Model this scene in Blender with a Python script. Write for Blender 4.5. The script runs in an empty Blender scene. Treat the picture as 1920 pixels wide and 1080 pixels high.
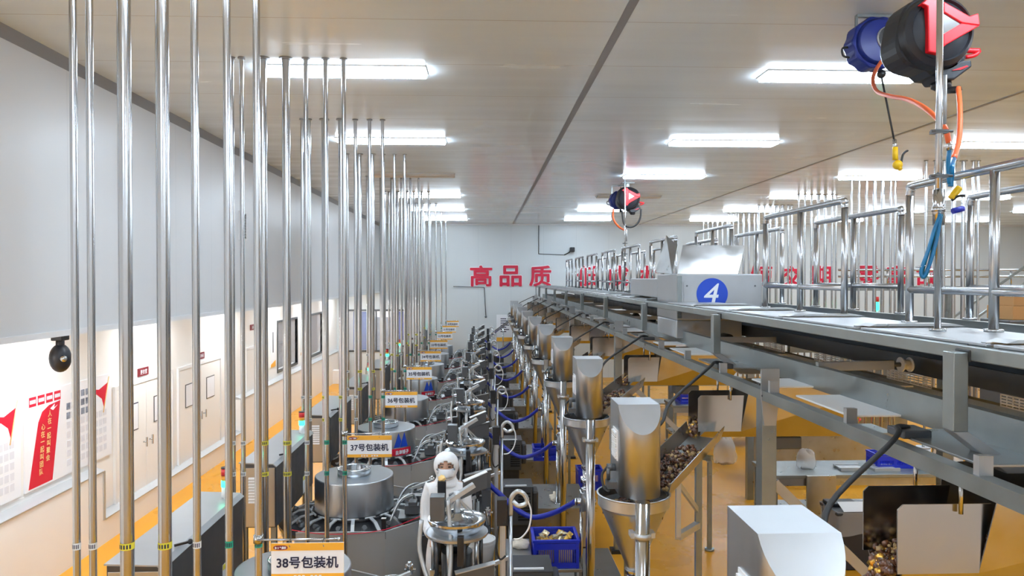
import bpy, math, random
from mathutils import Vector, Matrix
R = math.radians
pi = math.pi
rnd = random.Random(7)
scn = bpy.context.scene
COL = scn.collection

# ------------------------------------------------------------------ camera, world, exposure
EYE = Vector((0, 0, 3.5))
cam_d = bpy.data.cameras.new('camera')
cam_d.sensor_width = 36
cam_d.lens = 1400 / 1920 * 36
cam_d.clip_start = 0.05
cam = bpy.data.objects.new('camera', cam_d)
COL.objects.link(cam)
cam.location = EYE
cam.rotation_euler = (R(90 - 0.737), 0, R(-2.17))
scn.camera = cam
w = bpy.data.worlds.new('world')
w.use_nodes = True
w.node_tree.nodes['Background'].inputs[0].default_value = (0.8, 0.9, 1, 1)
w.node_tree.nodes['Background'].inputs[1].default_value = 0.3
scn.world = w
scn.view_settings.view_transform = 'Standard'
scn.view_settings.look = 'None'
scn.view_settings.gamma = 1
scn.view_settings.exposure = 0.0
LAMP = 41.0        # strength of the ceiling panels
CORR = 38.0         # strength of the corridor panels under the bulkhead

# ------------------------------------------------------------------ helpers
CAMROT = cam.rotation_euler.to_matrix()


def at(px, py, Y=None, X=None, Z=None):
    """point of the room seen at a pixel, on a given plane"""
    d = CAMROT @ Vector(((px - 960) / 1400, (540 - py) / 1400, -1))
    t = (Y - EYE.y) / d.y if Y is not None else (X - EYE.x) / d.x if X is not None else (Z - EYE.z) / d.z
    return EYE + d * t


ROOT = {}


def tag(o, label=None, cat=None, group=None, kind=None):
    if label: o['label'] = label
    if cat: o['category'] = cat
    if group: o['group'] = group
    if kind: o['kind'] = kind
    return o


def thing(name, label, cat, loc, group=None, kind=None):
    o = bpy.data.objects.new(name, None)
    o.empty_display_size = 0.1
    COL.objects.link(o)
    o.location = loc
    ROOT[o.name] = Vector(loc)
    return tag(o, label, cat, group, kind)


def base_of(o):
    while o.parent: o = o.parent
    return ROOT.get(o.name, Vector((0, 0, 0)))


class MB:
    """collects boxes, tubes, lathes, prisms in world coordinates; build() makes ONE mesh object"""

    def __init__(s):
        s.v = []; s.f = []; s.m = []; s.sm = []; s.mi = 0

    def face(s, idx, smooth=False):
        s.f.append(idx); s.m.append(s.mi); s.sm.append(smooth)

    def add(s, pts):
        n = len(s.v)
        s.v.extend([tuple(p) for p in pts])
        return n

    def box(s, x0, x1, y0, y1, z0, z1, M=None):
        p = [Vector((x, y, z)) for z in (z0, z1) for y in (y0, y1) for x in (x0, x1)]
        if M is not None: p = [M @ q for q in p]
        n = s.add(p)
        for q in ((0, 2, 3, 1), (4, 5, 7, 6), (0, 1, 5, 4), (2, 6, 7, 3), (0, 4, 6, 2), (1, 3, 7, 5)):
            s.face([n + i for i in q])
        return s

    def bar(s, a, b, w, h, up=(0, 0, 1)):
        """rectangular bar from a to b; w across, h along up"""
        a = Vector(a); b = Vector(b); d = (b - a)
        L = d.length; d.normalize()
        u = Vector(up)
        if abs(d.dot(u)) > 0.98: u = Vector((0, 1, 0))
        x = d.cross(u).normalized(); z = x.cross(d)
        M = Matrix((x, d, z)).transposed().to_4x4(); M.translation = a
        return s.box(-w / 2, w / 2, 0, L, -h / 2, h / 2, M)

    def ring(s, c, ax, u, r, n):
        vv = ax.cross(u)
        return s.add([c + (u * math.cos(2 * pi * i / n) + vv * math.sin(2 * pi * i / n)) * r for i in range(n)])

    def cyl(s, a, b, r, r2=None, n=14, caps=True):
        a = Vector(a); b = Vector(b); ax = (b - a).normalized()
        u = ax.orthogonal().normalized()
        i = s.ring(a, ax, u, r, n); j = s.ring(b, ax, u, r if r2 is None else r2, n)
        for k in range(n):
            l = (k + 1) % n
            s.face([i + k, i + l, j + l, j + k], True)
        if caps:
            s.face([i + k for k in range(n)][::-1]); s.face([j + k for k in range(n)])
        return s

    def tube(s, pts, r, n=8, sub=5, closed=False):
        P = [Vector(p) for p in pts]
        if sub > 1 and len(P) > 2:
            Q = []
            m = len(P)
            for i in range(m if closed else m - 1):
                if closed:
                    p0, p1, p2, p3 = P[i - 1], P[i], P[(i + 1) % m], P[(i + 2) % m]
                else:
                    p0, p1, p2, p3 = P[max(i - 1, 0)], P[i], P[i + 1], P[min(i + 2, m - 1)]
                for k in range(sub):
                    t = k / sub
                    Q.append(0.5 * (2 * p1 + (p2 - p0) * t + (2 * p0 - 5 * p1 + 4 * p2 - p3) * t * t + (3 * p1 - p0 - 3 * p2 + p3) * t ** 3))
            if not closed: Q.append(P[-1])
            P = Q
        m = len(P)
        u = None; rings = []
        for i in range(m):
            if closed: d = P[(i + 1) % m] - P[i - 1]
            else: d = P[min(i + 1, m - 1)] - P[max(i - 1, 0)]
            if d.length < 1e-9: d = Vector((0, 0, 1))
            d.normalize()
            if u is None: u = d.orthogonal().normalized()
            else:
                u = u - d * u.dot(d)
                u = u.normalized() if u.length > 1e-6 else d.orthogonal().normalized()
            rings.append(s.ring(P[i], d, u, r, n))
        for i in range(m if closed else m - 1):
            a = rings[i]; b = rings[(i + 1) % m]
            for k in range(n):
                l = (k + 1) % n
                s.face([a + k, a + l, b + l, b + k], True)
        if not closed:
            s.face([rings[0] + k for k in range(n)][::-1]); s.face([rings[-1] + k for k in range(n)])
        return s

    def lathe(s, prof, c=(0, 0, 0), n=28, sharp=(), M=None, caps=True):
        """prof: [(r, z)], from bottom to top (outside) ; sharp: indices where the profile is creased"""
        c = Vector(c)
        def ringat(r, z):
            p = [Vector((r * math.cos(2 * pi * i / n), r * math.sin(2 * pi * i / n), z)) for i in range(n)]
            if M is not None: p = [M @ q for q in p]
            return s.add([c + q for q in p])
        prev = None
        for i, (r, z) in enumerate(prof):
            cur = ringat(r, z)
            if prev is not None:
                for k in range(n):
                    l = (k + 1) % n
                    s.face([prev + k, prev + l, cur + l, cur + k], True)
            elif caps and r > 1e-4:
                s.face([cur + k for k in range(n)][::-1])
            prev = cur
            if i in sharp: prev = ringat(r, z)
        if caps and prof[-1][0] > 1e-4: s.face([prev + k for k in range(n)])
        return s

    def prism(s, poly, a, b, plane='xz'):
        """polygon in a plane, from a to b along the third axis"""
        def P(u, v, t):
            return {'xz': (u, t, v), 'xy': (u, v, t), 'yz': (t, u, v)}[plane]
        n = len(poly)
        i = s.add([P(u, v, a) for u, v in poly]); j = s.add([P(u, v, b) for u, v in poly])
        s.face([i + k for k in range(n)][::-1]); s.face([j + k for k in range(n)])
        for k in range(n):
            l = (k + 1) % n
            s.face([i + k, i + l, j + l, j + k])
        return s

    def plate(s, pts, th=0.006):
        """polygon sheet of 3D points with a thickness along its normal"""
        p = [Vector(q) for q in pts]
        nrm = (p[1] - p[0]).cross(p[2] - p[0]).normalized() * th / 2
        n = len(p)
        i = s.add([q - nrm for q in p]); j = s.add([q + nrm for q in p])
        s.face([i + k for k in range(n)][::-1]); s.face([j + k for k in range(n)])
        for k in range(n):
            l = (k + 1) % n
            s.face([i + k, i + l, j + l, j + k])
        return s

    def ball(s, c, r, n=12, m=8, sc=(1, 1, 1)):
        c = Vector(c)
        prof = [(math.sin(pi * i / m) * r, -math.cos(pi * i / m) * r) for i in range(m + 1)]
        prof[0] = (1e-5, -r); prof[-1] = (1e-5, r)
        return s.lathe(prof, c, n, M=Matrix.Diagonal(Vector(sc)), caps=False)

    def rock(s, c, r, rg):
        c = Vector(c)
        t = (1 + 5 ** .5) / 2
        V = [(-1, t, 0), (1, t, 0), (-1, -t, 0), (1, -t, 0), (0, -1, t), (0, 1, t), (0, -1, -t), (0, 1, -t), (t, 0, -1), (t, 0, 1), (-t, 0, -1), (-t, 0, 1)]
        q = Matrix.Rotation(rg.uniform(0, 6), 3, Vector((rg.random(), rg.random(), rg.random() + .1)))
        n = s.add([c + q @ Vector(v) * r / 1.9 * rg.uniform(.55, 1.2) for v in V])
        for f in ((0, 11, 5), (0, 5, 1), (0, 1, 7), (0, 7, 10), (0, 10, 11), (1, 5, 9), (5, 11, 4), (11, 10, 2), (10, 7, 6), (7, 1, 8), (3, 9, 4), (3, 4, 2), (3, 2, 6), (3, 6, 8), (3, 8, 9), (4, 9, 5), (2, 4, 11), (6, 2, 10), (8, 6, 7), (9, 8, 1)):
            s.face([n + i for i in f], True)
        return s

    def mesh(s, name, mats, o):
        me = bpy.data.meshes.new(name)
        me.from_pydata([(x - o[0], y - o[1], z - o[2]) for x, y, z in s.v], [], s.f)
        for m in mats: me.materials.append(m)
        me.polygons.foreach_set('material_index', s.m)
        me.polygons.foreach_set('use_smooth', s.sm)
        me.update()
        return me

    def build(s, name, mat, parent=None, bevel=0, label=None):
        mats = mat if isinstance(mat, (list, tuple)) else [mat]
        if parent is None:
            xs = [p[0] for p in s.v]; ys = [p[1] for p in s.v]; zs = [p[2] for p in s.v]
            o = Vector(((min(xs) + max(xs)) / 2, (min(ys) + max(ys)) / 2, min(zs)))
        else:
            o = base_of(parent)
        ob = bpy.data.objects.new(name, s.mesh(name, mats, o))
        COL.objects.link(ob)
        if parent is None:
            ob.location = o; ROOT[ob.name] = o
        else:
            ob.parent = parent
        if bevel:
            b = ob.modifiers.new('edge', 'BEVEL'); b.width = bevel; b.segments = 2; b.limit_method = 'ANGLE'; b.angle_limit = R(50)
        if label: ob['label'] = label
        return ob


def struct(name, mb, mat, parent=None, bevel=0):
    o = mb.build(name, mat, parent, bevel)
    if parent is None: o['kind'] = 'structure'
    return o


KIDS = {}


def dup(root, off, label=None, group=None, skip=()):
    """copy of a thing with copies of its parts and sub-parts, moved by off"""
    r = root.copy(); COL.objects.link(r)
    r.location = root.location + Vector(off)
    ROOT[r.name] = ROOT[root.name] + Vector(off)
    if label: r['label'] = label
    if group: r['group'] = group
    for ch in list(root.children):
        if ch.name.split('.')[0] in skip: continue
        c = ch.copy(); COL.objects.link(c); c.parent = r
        for g in list(ch.children):
            d = g.copy(); COL.objects.link(d); d.parent = c
    return r


def text(body, size, mat, parent, name='lettering', pos=(0, 0, 0), right=(1, 0, 0), up=(0, 0, 1), bold=0.0, width=None, depth=0.0, em=False):
    """real lettering; pos is the centre of the line in world coordinates"""
    c = bpy.data.curves.new('tmp', 'FONT')
    c.body = body; c.size = 1; c.extrude = depth; c.resolution_u = 3
    o = bpy.data.objects.new('tmp', c); COL.objects.link(o)
    dg = bpy.context.evaluated_depsgraph_get()
    me = bpy.data.meshes.new_from_object(o.evaluated_get(dg))
    bpy.data.objects.remove(o); bpy.data.curves.remove(c)
    xs = [v.co.x for v in me.vertices]; ys = [v.co.y for v in me.vertices]
    cx = (min(xs) + max(xs)) / 2; cy = (min(ys) + max(ys)) / 2
    sx = sy = size if em else size / (max(ys) - min(ys))
    if width: sx = width / (max(xs) - min(xs))
    r = Vector(right).normalized(); u = Vector(up).normalized(); nrm = r.cross(u)
    ob0 = base_of(parent) if parent else Vector((0, 0, 0))
    P = Vector(pos)
    o0 = ob0 if parent else P
    for v in me.vertices:
        q = P + r * (v.co.x - cx) * sx + u * (v.co.y - cy) * sy + nrm * v.co.z
        v.co = q - o0
    if bold:
        src = me
        V = [v.co.copy() for v in src.vertices]; F = [tuple(p.vertices) for p in src.polygons]
        e = bold * (sx + sy) / 2
        vs = []; fs = []
        for i in range(8):
            d = r * math.cos(i * pi / 4) * e + u * math.sin(i * pi / 4) * e + nrm * .00025 * i
            n = len(vs)
            vs += [v + d for v in V]; fs += [tuple(k + n for k in f) for f in F]
        me = bpy.data.meshes.new(name); me.from_pydata(vs, [], fs)
        bpy.data.meshes.remove(src)
    me.name = name; me.materials.clear(); me.materials.append(mat); me.update()
    ob = bpy.data.objects.new(name, me); COL.objects.link(ob)
    if parent: ob.parent = parent
    else:
        ob.location = P; ROOT[ob.name] = P
    return ob


# ------------------------------------------------------------------ materials
def material(name, col, metal=0.0, rough=0.5, emit=0, noise=None, coat=0, spec=None, stripe=None, alpha=None, trans=0, bump=None):
    m = bpy.data.materials.new(name); m.use_nodes = True
    nt = m.node_tree; b = nt.nodes['Principled BSDF']
    b.inputs['Base Color'].default_value = (*col, 1)
    b.inputs['Metallic'].default_value = metal
    b.inputs['Roughness'].default_value = rough
    if spec is not None: b.inputs['Specular IOR Level'].default_value = spec
    if coat:
        b.inputs['Coat Weight'].default_value = coat; b.inputs['Coat Roughness'].default_value = 0.08
    if trans: b.inputs['Transmission Weight'].default_value = trans
    if alpha is not None: b.inputs['Alpha'].default_value = alpha
    if emit:
        b.inputs['Emission Color'].default_value = (*col, 1); b.inputs['Emission Strength'].default_value = emit
    L = nt.links.new
    src = None
    if noise or bump or stripe:
        tc = nt.nodes.new('ShaderNodeTexCoord')
    if noise:       # (scale xyz, colour variation, roughness variation)
        sc, dc, dr = noise
        mp = nt.nodes.new('ShaderNodeMapping'); mp.inputs['Scale'].default_value = sc
        L(tc.outputs['Object'], mp.inputs[0])
        nz = nt.nodes.new('ShaderNodeTexNoise'); nz.inputs['Scale'].default_value = 1; nz.inputs['Detail'].default_value = 4
        L(mp.outputs[0], nz.inputs['Vector'])
        if dc:
            r = nt.nodes.new('ShaderNodeMapRange'); r.inputs[1].default_value = .3; r.inputs[2].default_value = .7
            r.inputs[3].default_value = 1 - dc; r.inputs[4].default_value = 1 + dc
            L(nz.outputs[0], r.inputs[0])
            mx = nt.nodes.new('ShaderNodeVectorMath'); mx.operation = 'SCALE'
            mx.inputs[0].default_value = col
            L(r.outputs[0], mx.inputs['Scale']); L(mx.outputs[0], b.inputs['Base Color'])
            src = mx.outputs[0]
        if dr:
            r = nt.nodes.new('ShaderNodeMapRange'); r.inputs[1].default_value = .3; r.inputs[2].default_value = .7
            r.inputs[3].default_value = max(.02, rough - dr); r.inputs[4].default_value = rough + dr
            L(nz.outputs[0], r.inputs[0]); L(r.outputs[0], b.inputs['Roughness'])
    if stripe:      # joints: (axis, period, width, colour)
        ax, per, wd, sc2 = stripe
        geo = nt.nodes.new('ShaderNodeNewGeometry')
        sp = nt.nodes.new('ShaderNodeSeparateXYZ'); L(geo.outputs['Position'], sp.inputs[0])
        ad = nt.nodes.new('ShaderNodeMath'); ad.operation = 'ADD'; ad.inputs[1].default_value = 200.3
        L(sp.outputs[ax], ad.inputs[0])
        mo = nt.nodes.new('ShaderNodeMath'); mo.operation = 'MODULO'; mo.inputs[1].default_value = per
        L(ad.outputs[0], mo.inputs[0])
        lt = nt.nodes.new('ShaderNodeMath'); lt.operation = 'LESS_THAN'; lt.inputs[1].default_value = wd
        L(mo.outputs[0], lt.inputs[0])
        mx = nt.nodes.new('ShaderNodeMix'); mx.data_type = 'RGBA'
        mx.inputs[6].default_value = (*col, 1); mx.inputs[7].default_value = (*sc2, 1)
        if src is not None: L(src, mx.inputs[6])
        L(lt.outputs[0], mx.inputs[0]); L(mx.outputs[2], b.inputs['Base Color'])
    if bump:        # (scale, strength)
        nz = nt.nodes.new('ShaderNodeTexNoise'); nz.inputs['Scale'].default_value = bump[0]; nz.inputs['Detail'].default_value = 5
        L(tc.outputs['Object'], nz.inputs['Vector'])
        bp = nt.nodes.new('ShaderNodeBump'); bp.inputs['Strength'].default_value = bump[1]; bp.inputs['Distance'].default_value = .02
        L(nz.outputs[0], bp.inputs['Height']); L(bp.outputs[0], b.inputs['Normal'])
    return m


M = {}
M['steel'] = material('brushed_steel', (.50, .53, .56), 1, .34, noise=((26, 26, .8), .035, .05))
M['chrome'] = material('polished_steel', (.54, .565, .59), 1, .16)
M['pipe'] = material('pipe_steel', (.56, .575, .59), 1, .19, noise=((20, 20, 1.5), .05, .05))
M['plate'] = material('mill_steel_plate', (.42, .435, .44), .95, .33, noise=((6, 6, 6), .08, .08))
M['frame'] = material('frame_steel', (.28, .31, .31), .75, .36, noise=((5, 5, 5), .12, .1))
M['lid'] = material('lid_steel', (.46, .48, .50), .75, .40, noise=((4, 4, 4), .07, .06))
M['dark'] = material('dark_steel', (.10, .105, .115), .7, .38, noise=((6, 6, 6), .15, .08))
M['gun'] = material('painted_grey', (.115, .122, .13), .5, .4)
M['black'] = material('black_plastic', (.012, .012, .014), 0, .4)
M['rubber'] = material('black_rubber', (.015, .015, .016), 0, .6)
M['alu'] = material('aluminium', (.52, .54, .555), .55, .38)
M['tan'] = material('cabinet_steel', (.50, .49, .46), .9, .36)
M['wall'] = material('wall_panel', (.72, .735, .75), 0, .35, stripe=(1, 1.15, .006, (.6, .62, .64)))
M['wall_low'] = material('lower_wall_panel', (.86, .85, .82), 0, .4)
M['wall_back'] = material('back_wall_panel', (.63, .675, .69), 0, .3, stripe=(0, 1.15, .012, (.55, .6, .62)))
M['ceiling'] = material('ceiling_panel', (.79, .90, .97), 0, .2, stripe=(1, 1.15, .008, (.52, .53, .54)), noise=((.4, 3, 1), .02, .08))
M['kerb'] = material('kerb_paint', (.86, .85, .83), 0, .4)
M['floor'] = material('yellow_epoxy_floor', (.70, .32, .025), 0, .3, noise=((1.2, 1.2, 1.2), .06, .06), spec=.12)
M['seam'] = material('grey_seam_strip', (.30, .31, .32), .3, .45)
M['white'] = material('white_plastic', (.82, .83, .84), 0, .4)
M['paper'] = material('white_print', (.86, .88, .92), 0, .45)
M['orange_print'] = material('orange_print', (.85, .42, .04), 0, .45)
M['navy'] = material('navy_print', (.015, .02, .06), 0, .5)
M['maroon'] = material('maroon_print', (.22, .02, .03), 0, .5)
M['red'] = material('red_print', (.68, .01, .04), 0, .45)
M['letter_red'] = material('red_acrylic', (.62, .008, .045), 0, .35)
M['letter_white'] = material('white_acrylic', (.9, .9, .92), 0, .4)
M['gold_print'] = material('gold_print', (.95, .66, .28), 0, .45)
M['photo'] = material('photo_print', (.24, .28, .36), 0, .4, noise=((9, 9, 9), .6, 0))
M['photo_pale'] = material('pale_card', (.72, .74, .80), 0, .45)
M['yellow_tape'] = material('yellow_tape', (.75, .68, .05), 0, .5)
M['white_tape'] = material('white_tape', (.75, .78, .78), 0, .5)
M['green_tape'] = material('green_tape', (.02, .36, .22), 0, .5)
M['blue'] = material('blue_plastic', (.012, .03, .50), 0, .38)
M['blue_hose'] = material('blue_hose', (.012, .025, .36), 0, .4)
M['reel_blue'] = material('reel_blue', (.012, .03, .26), 0, .38)
M['reel_black'] = material('reel_black', (.018, .02, .026), 0, .42)
M['orange_hose'] = material('orange_hose', (.80, .13, .03), 0, .4)
M['bright_red'] = material('bright_red', (.75, .01, .02), 0, .35)
M['gun_yellow'] = material('tool_yellow', (.9, .55, .01), 0, .4)
M['air_blue'] = material('air_tube_blue', (.0, .16, .36), 0, .3)
M['teal'] = material('air_tube_teal', (.0, .13, .17), 0, .3)
M['badge'] = material('badge_blue', (.01, .07, .55), 0, .4)
M['clear'] = material('clear_hose', (.54, .56, .57), .55, .22)
M['skin'] = material('skin', (.62, .36, .25), 0, .5)
M['feeder'] = material('feeder_steel', (.50, .49, .48), 1, .2, noise=((6, 6, 6), .06, .05))
M['guard'] = material('guard_steel', (.46, .48, .49), .35, .33)
M['rail'] = material('satin_rail', (.54, .56, .58), 1, .27)
M['cloth'] = material('white_cloth', (.84, .84, .85), 0, .8, bump=(60, .2))
M['mask'] = material('mask_white', (.82, .84, .88), 0, .8)
M['eye'] = material('eye_dark', (.02, .015, .012), 0, .3)
M['rag'] = material('cream_rag', (.78, .70, .58), 0, .9, bump=(40, .5))
M['food'] = material('braised_food', (.10, .035, .015), 0, .3, noise=((30, 30, 30), .7, .1), coat=.4)
M['food_pale'] = material('pale_food', (.42, .27, .11), 0, .35, noise=((25, 25, 25), .5, .1))
M['gold'] = material('gold_foil', (.75, .45, .10), 1, .28, bump=(30, .5))
M['foil'] = material('silver_foil', (.75, .66, .45), .8, .3, bump=(40, .4))
M['bag'] = material('clear_bag', (.75, .76, .8), 0, .25, alpha=.35)
M['bin'] = material('bin_plastic', (.02, .022, .03), 0, .5)
M['brown'] = material('carton_brown', (.42, .23, .09), 0, .7)
M['hazard'] = material('hazard_yellow', (.8, .5, .02), 0, .5)
M['green_lamp'] = material('green_lamp', (.02, .9, .45), 0, .3, emit=7)
M['red_lamp'] = material('red_lamp', (.6, .02, .02), 0, .3)
M['amber_lamp'] = material('amber_lamp', (.8, .3, .02), 0, .3)
M['lamp'] = material('lamp_panel', (.84, 1, 1.17), 0, .5, emit=LAMP)
M['lamp_off'] = material('lamp_panel_unlit', (.75, .70, .62), 0, .4)
M['lamp_corr'] = material('corridor_lamp_panel', (.95, 1, 1.05), 0, .5, emit=CORR)
for k in ('lamp', 'lamp_corr'): M[k].node_tree.nodes['Principled BSDF'].inputs['Base Color'].default_value = (.8, .8, .8, 1)
M['lamp_frame'] = material('lamp_frame', (.8, .8, .8), 0, .4)
M['glass'] = material('window_glass', (.8, .85, .9), 0, .03, alpha=.18)
M['blue_board'] = material('blue_board', (.06, .13, .45), 0, .4, noise=((3, 3, 3), .35, 0))
M['grey_board'] = material('grey_board', (.36, .39, .46), 0, .5, noise=((2, 2, 5), .3, 0))
M['mesh_white'] = material('white_grid', (.8, .8, .8), .2, .5)

# ------------------------------------------------------------------ room shell
CEIL = 5.41
Y0, Y1 = -3.0, 26.2
XL, XR = -5.12, 19.5
XS = -3.645           # face of the bulkhead over the corridor
struct('floor', MB().box(XL - 2, XR, Y0, Y1 + 2, -.1, 0), M['floor'])
struct('ceiling', MB().box(XL - .2, XR, Y0, Y1, CEIL, CEIL + .1), M['ceiling'])
struct('wall_left_upper', MB().box(XL - .13, XS, Y0, Y1, 3.015, CEIL), M['wall'])


def holed(mb, u0, u1, v0, v1, holes, t0, t1, axis):
    us = sorted({u0, u1, *[h[0] for h in holes], *[h[1] for h in holes]})
    vs = sorted({v0, v1, *[h[2] for h in holes], *[h[3] for h in holes]})
    for a, b in zip(us, us[1:]):
        for c, d in zip(vs, vs[1:]):
            mu, mv = (a + b) / 2, (c + d) / 2
            if any(h[0] < mu < h[1] and h[2] < mv < h[3] for h in holes): continue
            if axis == 'x': mb.box(t0, t1, a, b, c, d)
            else: mb.box(a, b, t0, t1, c, d)
    return mb


yL = lambda px: at(px, 800, X=XL).y
WIN = {1: (yL(520.5), yL(557), 1.2, 2.4), 2: (yL(583), yL(604), 1.2, 2.4)}
WB = (-4.75, -2.75, 1.0, 2.36)
struct('wall_left', holed(MB(), Y0, Y1, 0, 3.015, list(WIN.values()), XL - .13, XL, 'x'), M['wall_low'])
struct('wall_back', holed(MB(), XL, XR, 0, CEIL, [WB], Y1, Y1 + .12, 'y'), M['wall_back'])
struct('wall_right', MB().box(XR, XR + .1, Y0, Y1, 0, CEIL), M['wall'])
struct('wall_front', MB().box(XL, XR, Y0 - .1, Y0, 0, CEIL), M['wall'])
# rooms seen through the panes
struct('wall_side_room', MB().box(-6.9, -6.8, 17.5, 25, 0, 3).box(-6.8, XL - .13, 17.4, 17.5, 0, 3).box(-6.8, XL - .13, 25, 25.1, 0, 3).box(-6.8, XL - .13, 17.5, 25, 3, 3.1), M['wall_low'])
struct('wall_end_room', MB().box(-5.6, -2.2, Y1 + 1.6, Y1 + 1.7, 0, 3).box(-5.7, -5.6, Y1 + .12, Y1 + 1.7, 0, 3).box(-2.2, -2.1, Y1 + .12, Y1 + 1.7, 0, 3).box(-5.6, -2.2, Y1 + .12, Y1 + 1.7, 3, 3.1), M['wall_low'])
for i, (a, b, c, d) in WIN.items():
    f = MB()
    for q in ((a - .04, b + .04, d, d + .05), (a - .04, b + .04, c - .05, c), (a - .04, a, c, d), (b, b + .04, c, d)):
        f.box(XL - .05, XL + .025, *q)
    wn = struct('window_%d' % i, f, M['gun'])
    struct('window_pane', MB().box(XL - .04, XL - .034, a, b, c, d), M['glass'], wn)
f = MB()
for q in ((WB[0] - .05, WB[1] + .05, WB[3], WB[3] + .06), (WB[0] - .05, WB[1] + .05, WB[2] - .06, WB[2]), (WB[0] - .05, WB[0], WB[2], WB[3]), (WB[1], WB[1] + .05, WB[2], WB[3]), (-3.77, -3.73, WB[2], WB[3])):
    f.box(q[0], q[1], Y1 - .03, Y1 + .05, q[2], q[3])
wn = struct('window_3', f, M['gun'])
struct('window_pane', MB().box(WB[0], WB[1], Y1 + .03, Y1 + .036, WB[2], WB[3]), M['glass'], wn)
for x0, x1, z0, z1, mt, lb in ((-4.7, -4.1, .9, 2.3, 'blue_board', 'pale blue display board behind the end window'), (-3.15, -2.7, 1.2, 2.3, 'badge', 'deep blue banner behind the end window, beside the pale board')):
    tag(MB().box(x0, x1, Y1 + .9, Y1 + .93, z0, z1).build('display_board', M[mt]), lb, 'board')
tag(MB().box(-4.0, -3.3, Y1 + .9, Y1 + 1.3, 0, 2.1).build('storage_rack', M['grey_board']), 'grey storage rack between the blue boards behind the end window', 'rack')
tag(MB().box(-6.7, -6.67, 18.0, 21.6, 1.9, 2.7).build('display_board', M['blue_board']), 'blue sky picture board high behind the corridor window', 'board')
tag(MB().box(-6.7, -6.2, 18.0, 24.0, .0, 1.5).build('storage_cabinet', M['grey_board']), 'grey cabinet standing low behind the corridor windows', 'cabinet')
for nm, loc, sz in (('side_room_lamp', (-6, 21.2, 2.95), 40), ('end_room_lamp', (-3.9, Y1 + .8, 2.95), 30)):
    l = bpy.data.lights.new(nm, 'AREA'); l.energy = sz; l.size = .8
    lo = bpy.data.objects.new(nm, l); COL.objects.link(lo); lo.location = loc
# ceiling seams, cornice, bulkhead foot
struct('trim_1', MB().box(1.0, 1.066, Y0, Y1, CEIL - .006, CEIL + .01), M['seam'])
struct('trim_2', MB().box(5.48, 5.53, Y0, Y1, CEIL - .006, CEIL + .01), M['seam'])
struct('trim_3', MB().prism([(XS, CEIL - .09), (XS, CEIL), (XS + .05, CEIL)], Y0, Y1, 'xz'), M['seam'])
struct('trim_4', MB().box(XL, XR, Y1 - .04, Y1, CEIL - .05, CEIL), M['wall'])
struct('trim_5', MB().box(XS - .03, XS + .012, Y0, Y1, 3.0, 3.05), M['white'])
# kerbs with a steel ledge in front of the lower wall
K1, K2 = at(195, 900, X=-5.0).y, at(452, 760, X=-5.0).y
for i, (a, b, h) in enumerate(((Y0, K1, .96), (K1, K2, .32), (K2, Y1, 1.0))):
    struct('trim_%d' % (6 + i), MB().box(XL, -5.0, a, b, 0, h), M['kerb'])
    k = MB().prism([(XL, h), (-4.985, h - .004), (-4.985, h + .012), (XL, h + .06)], a, b, 'xz')
    if i == 0: k.box(-5.005, -4.985, b - .03, b + .012, .32, h)
    if i == 2: k.box(-5.005, -4.985, a - .012, a + .03, .32, h)
    struct('trim_%d' % (9 + i), k, M['alu'])
# doors of the corridor
for i, (a, b) in enumerate(((yL(215), yL(320)), (yL(334), yL(411)), (yL(461), yL(479)))):
    top = 1.95
    f = MB().box(XL, XL + .035, a - .05, a, .3, top + .05).box(XL, XL + .035, b, b + .05, .3, top + .05).box(XL, XL + .035, a, b, top, top + .05)
    d = struct('door_%d' % (i + 1), f, M['lamp_frame'])
    mids = [(a, (a + b) / 2), ((a + b) / 2, b)] if i < 2 else [(a, b)]
    for j, (p, q) in enumerate(mids):
        lf = struct('door_leaf', MB().box(XL, XL + .022, p + .006, q - .006, .32, top - .006), M['wall_low'], d, .003)
        hy = q - .1 if j == 0 else p + .1
        struct('door_handle', MB().cyl((XL + .02, hy, 1.05), (XL + .07, hy, 1.05), .012).bar((XL + .07, hy, .98), (XL + .07, hy, 1.12), .02, .02), M['chrome'], lf)
        if i < 2:
            py = p + .45
            nb = struct('notice_frame', MB().box(XL + .022, XL + .03, py - .2, py + .2, 1.28, 1.68), M['navy'] if i == 0 and j == 0 else M['gun'], lf)
            struct('notice_sheet', MB().box(XL + .03, XL + .033, py - .185, py + .185, 1.295, 1.665).box(XL + .033, XL + .034, py - .05, py + .05, 1.4, 1.6), M['paper'], lf)
for Y, z, k in ((yL(268), 2.10, 'first'), (yL(376), 2.10, 'second'), (yL(474), 2.42, 'single')):
    t = thing('door_sign', 'small maroon sign with white characters over the %s corridor door' % k, 'sign', (XL, Y, z), 'small signs over the corridor doors')
    MB().box(XL, XL + .015, Y - .17, Y + .17, z - .06, z + .06).build('board', M['maroon'], t)
    text('更衣室' if k == 'first' else '缓冲间' if k == 'second' else '通道', .07, M['paper'], t, pos=(XL + .017, Y, z), right=(0, 1, 0), bold=.01)

# ------------------------------------------------------------------ ceiling lights
RX = (-1.27, 3.35, 7.45, 11.6, 15.8)
ROWNAME = ('over the packaging machines', 'over the steel platform', 'over the far row of pipes', 'over the far aisle', 'along the far side wall')
ORD = ('first', 'second', 'third', 'fourth', 'fifth', 'sixth', 'seventh', 'eighth', 'ninth', 'tenth', 'eleventh', 'twelfth', 'thirteenth', 'fourteenth', 'fifteenth', 'sixteenth', 'seventeenth', 'eighteenth')


def lamp(x, y, z, mat, label, group):
    t = thing('ceiling_light', label, 'light', (x, y, z), group)
    MB().box(x - .75, x + .75, y - .15, y + .15, z - .012, z).build('frame', M['lamp_frame'], t)
    MB().box(x - .735, x + .735, y - .135, y + .135, z - .045, z - .012).build('diffuser', mat, t, .006)
    return t


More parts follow.
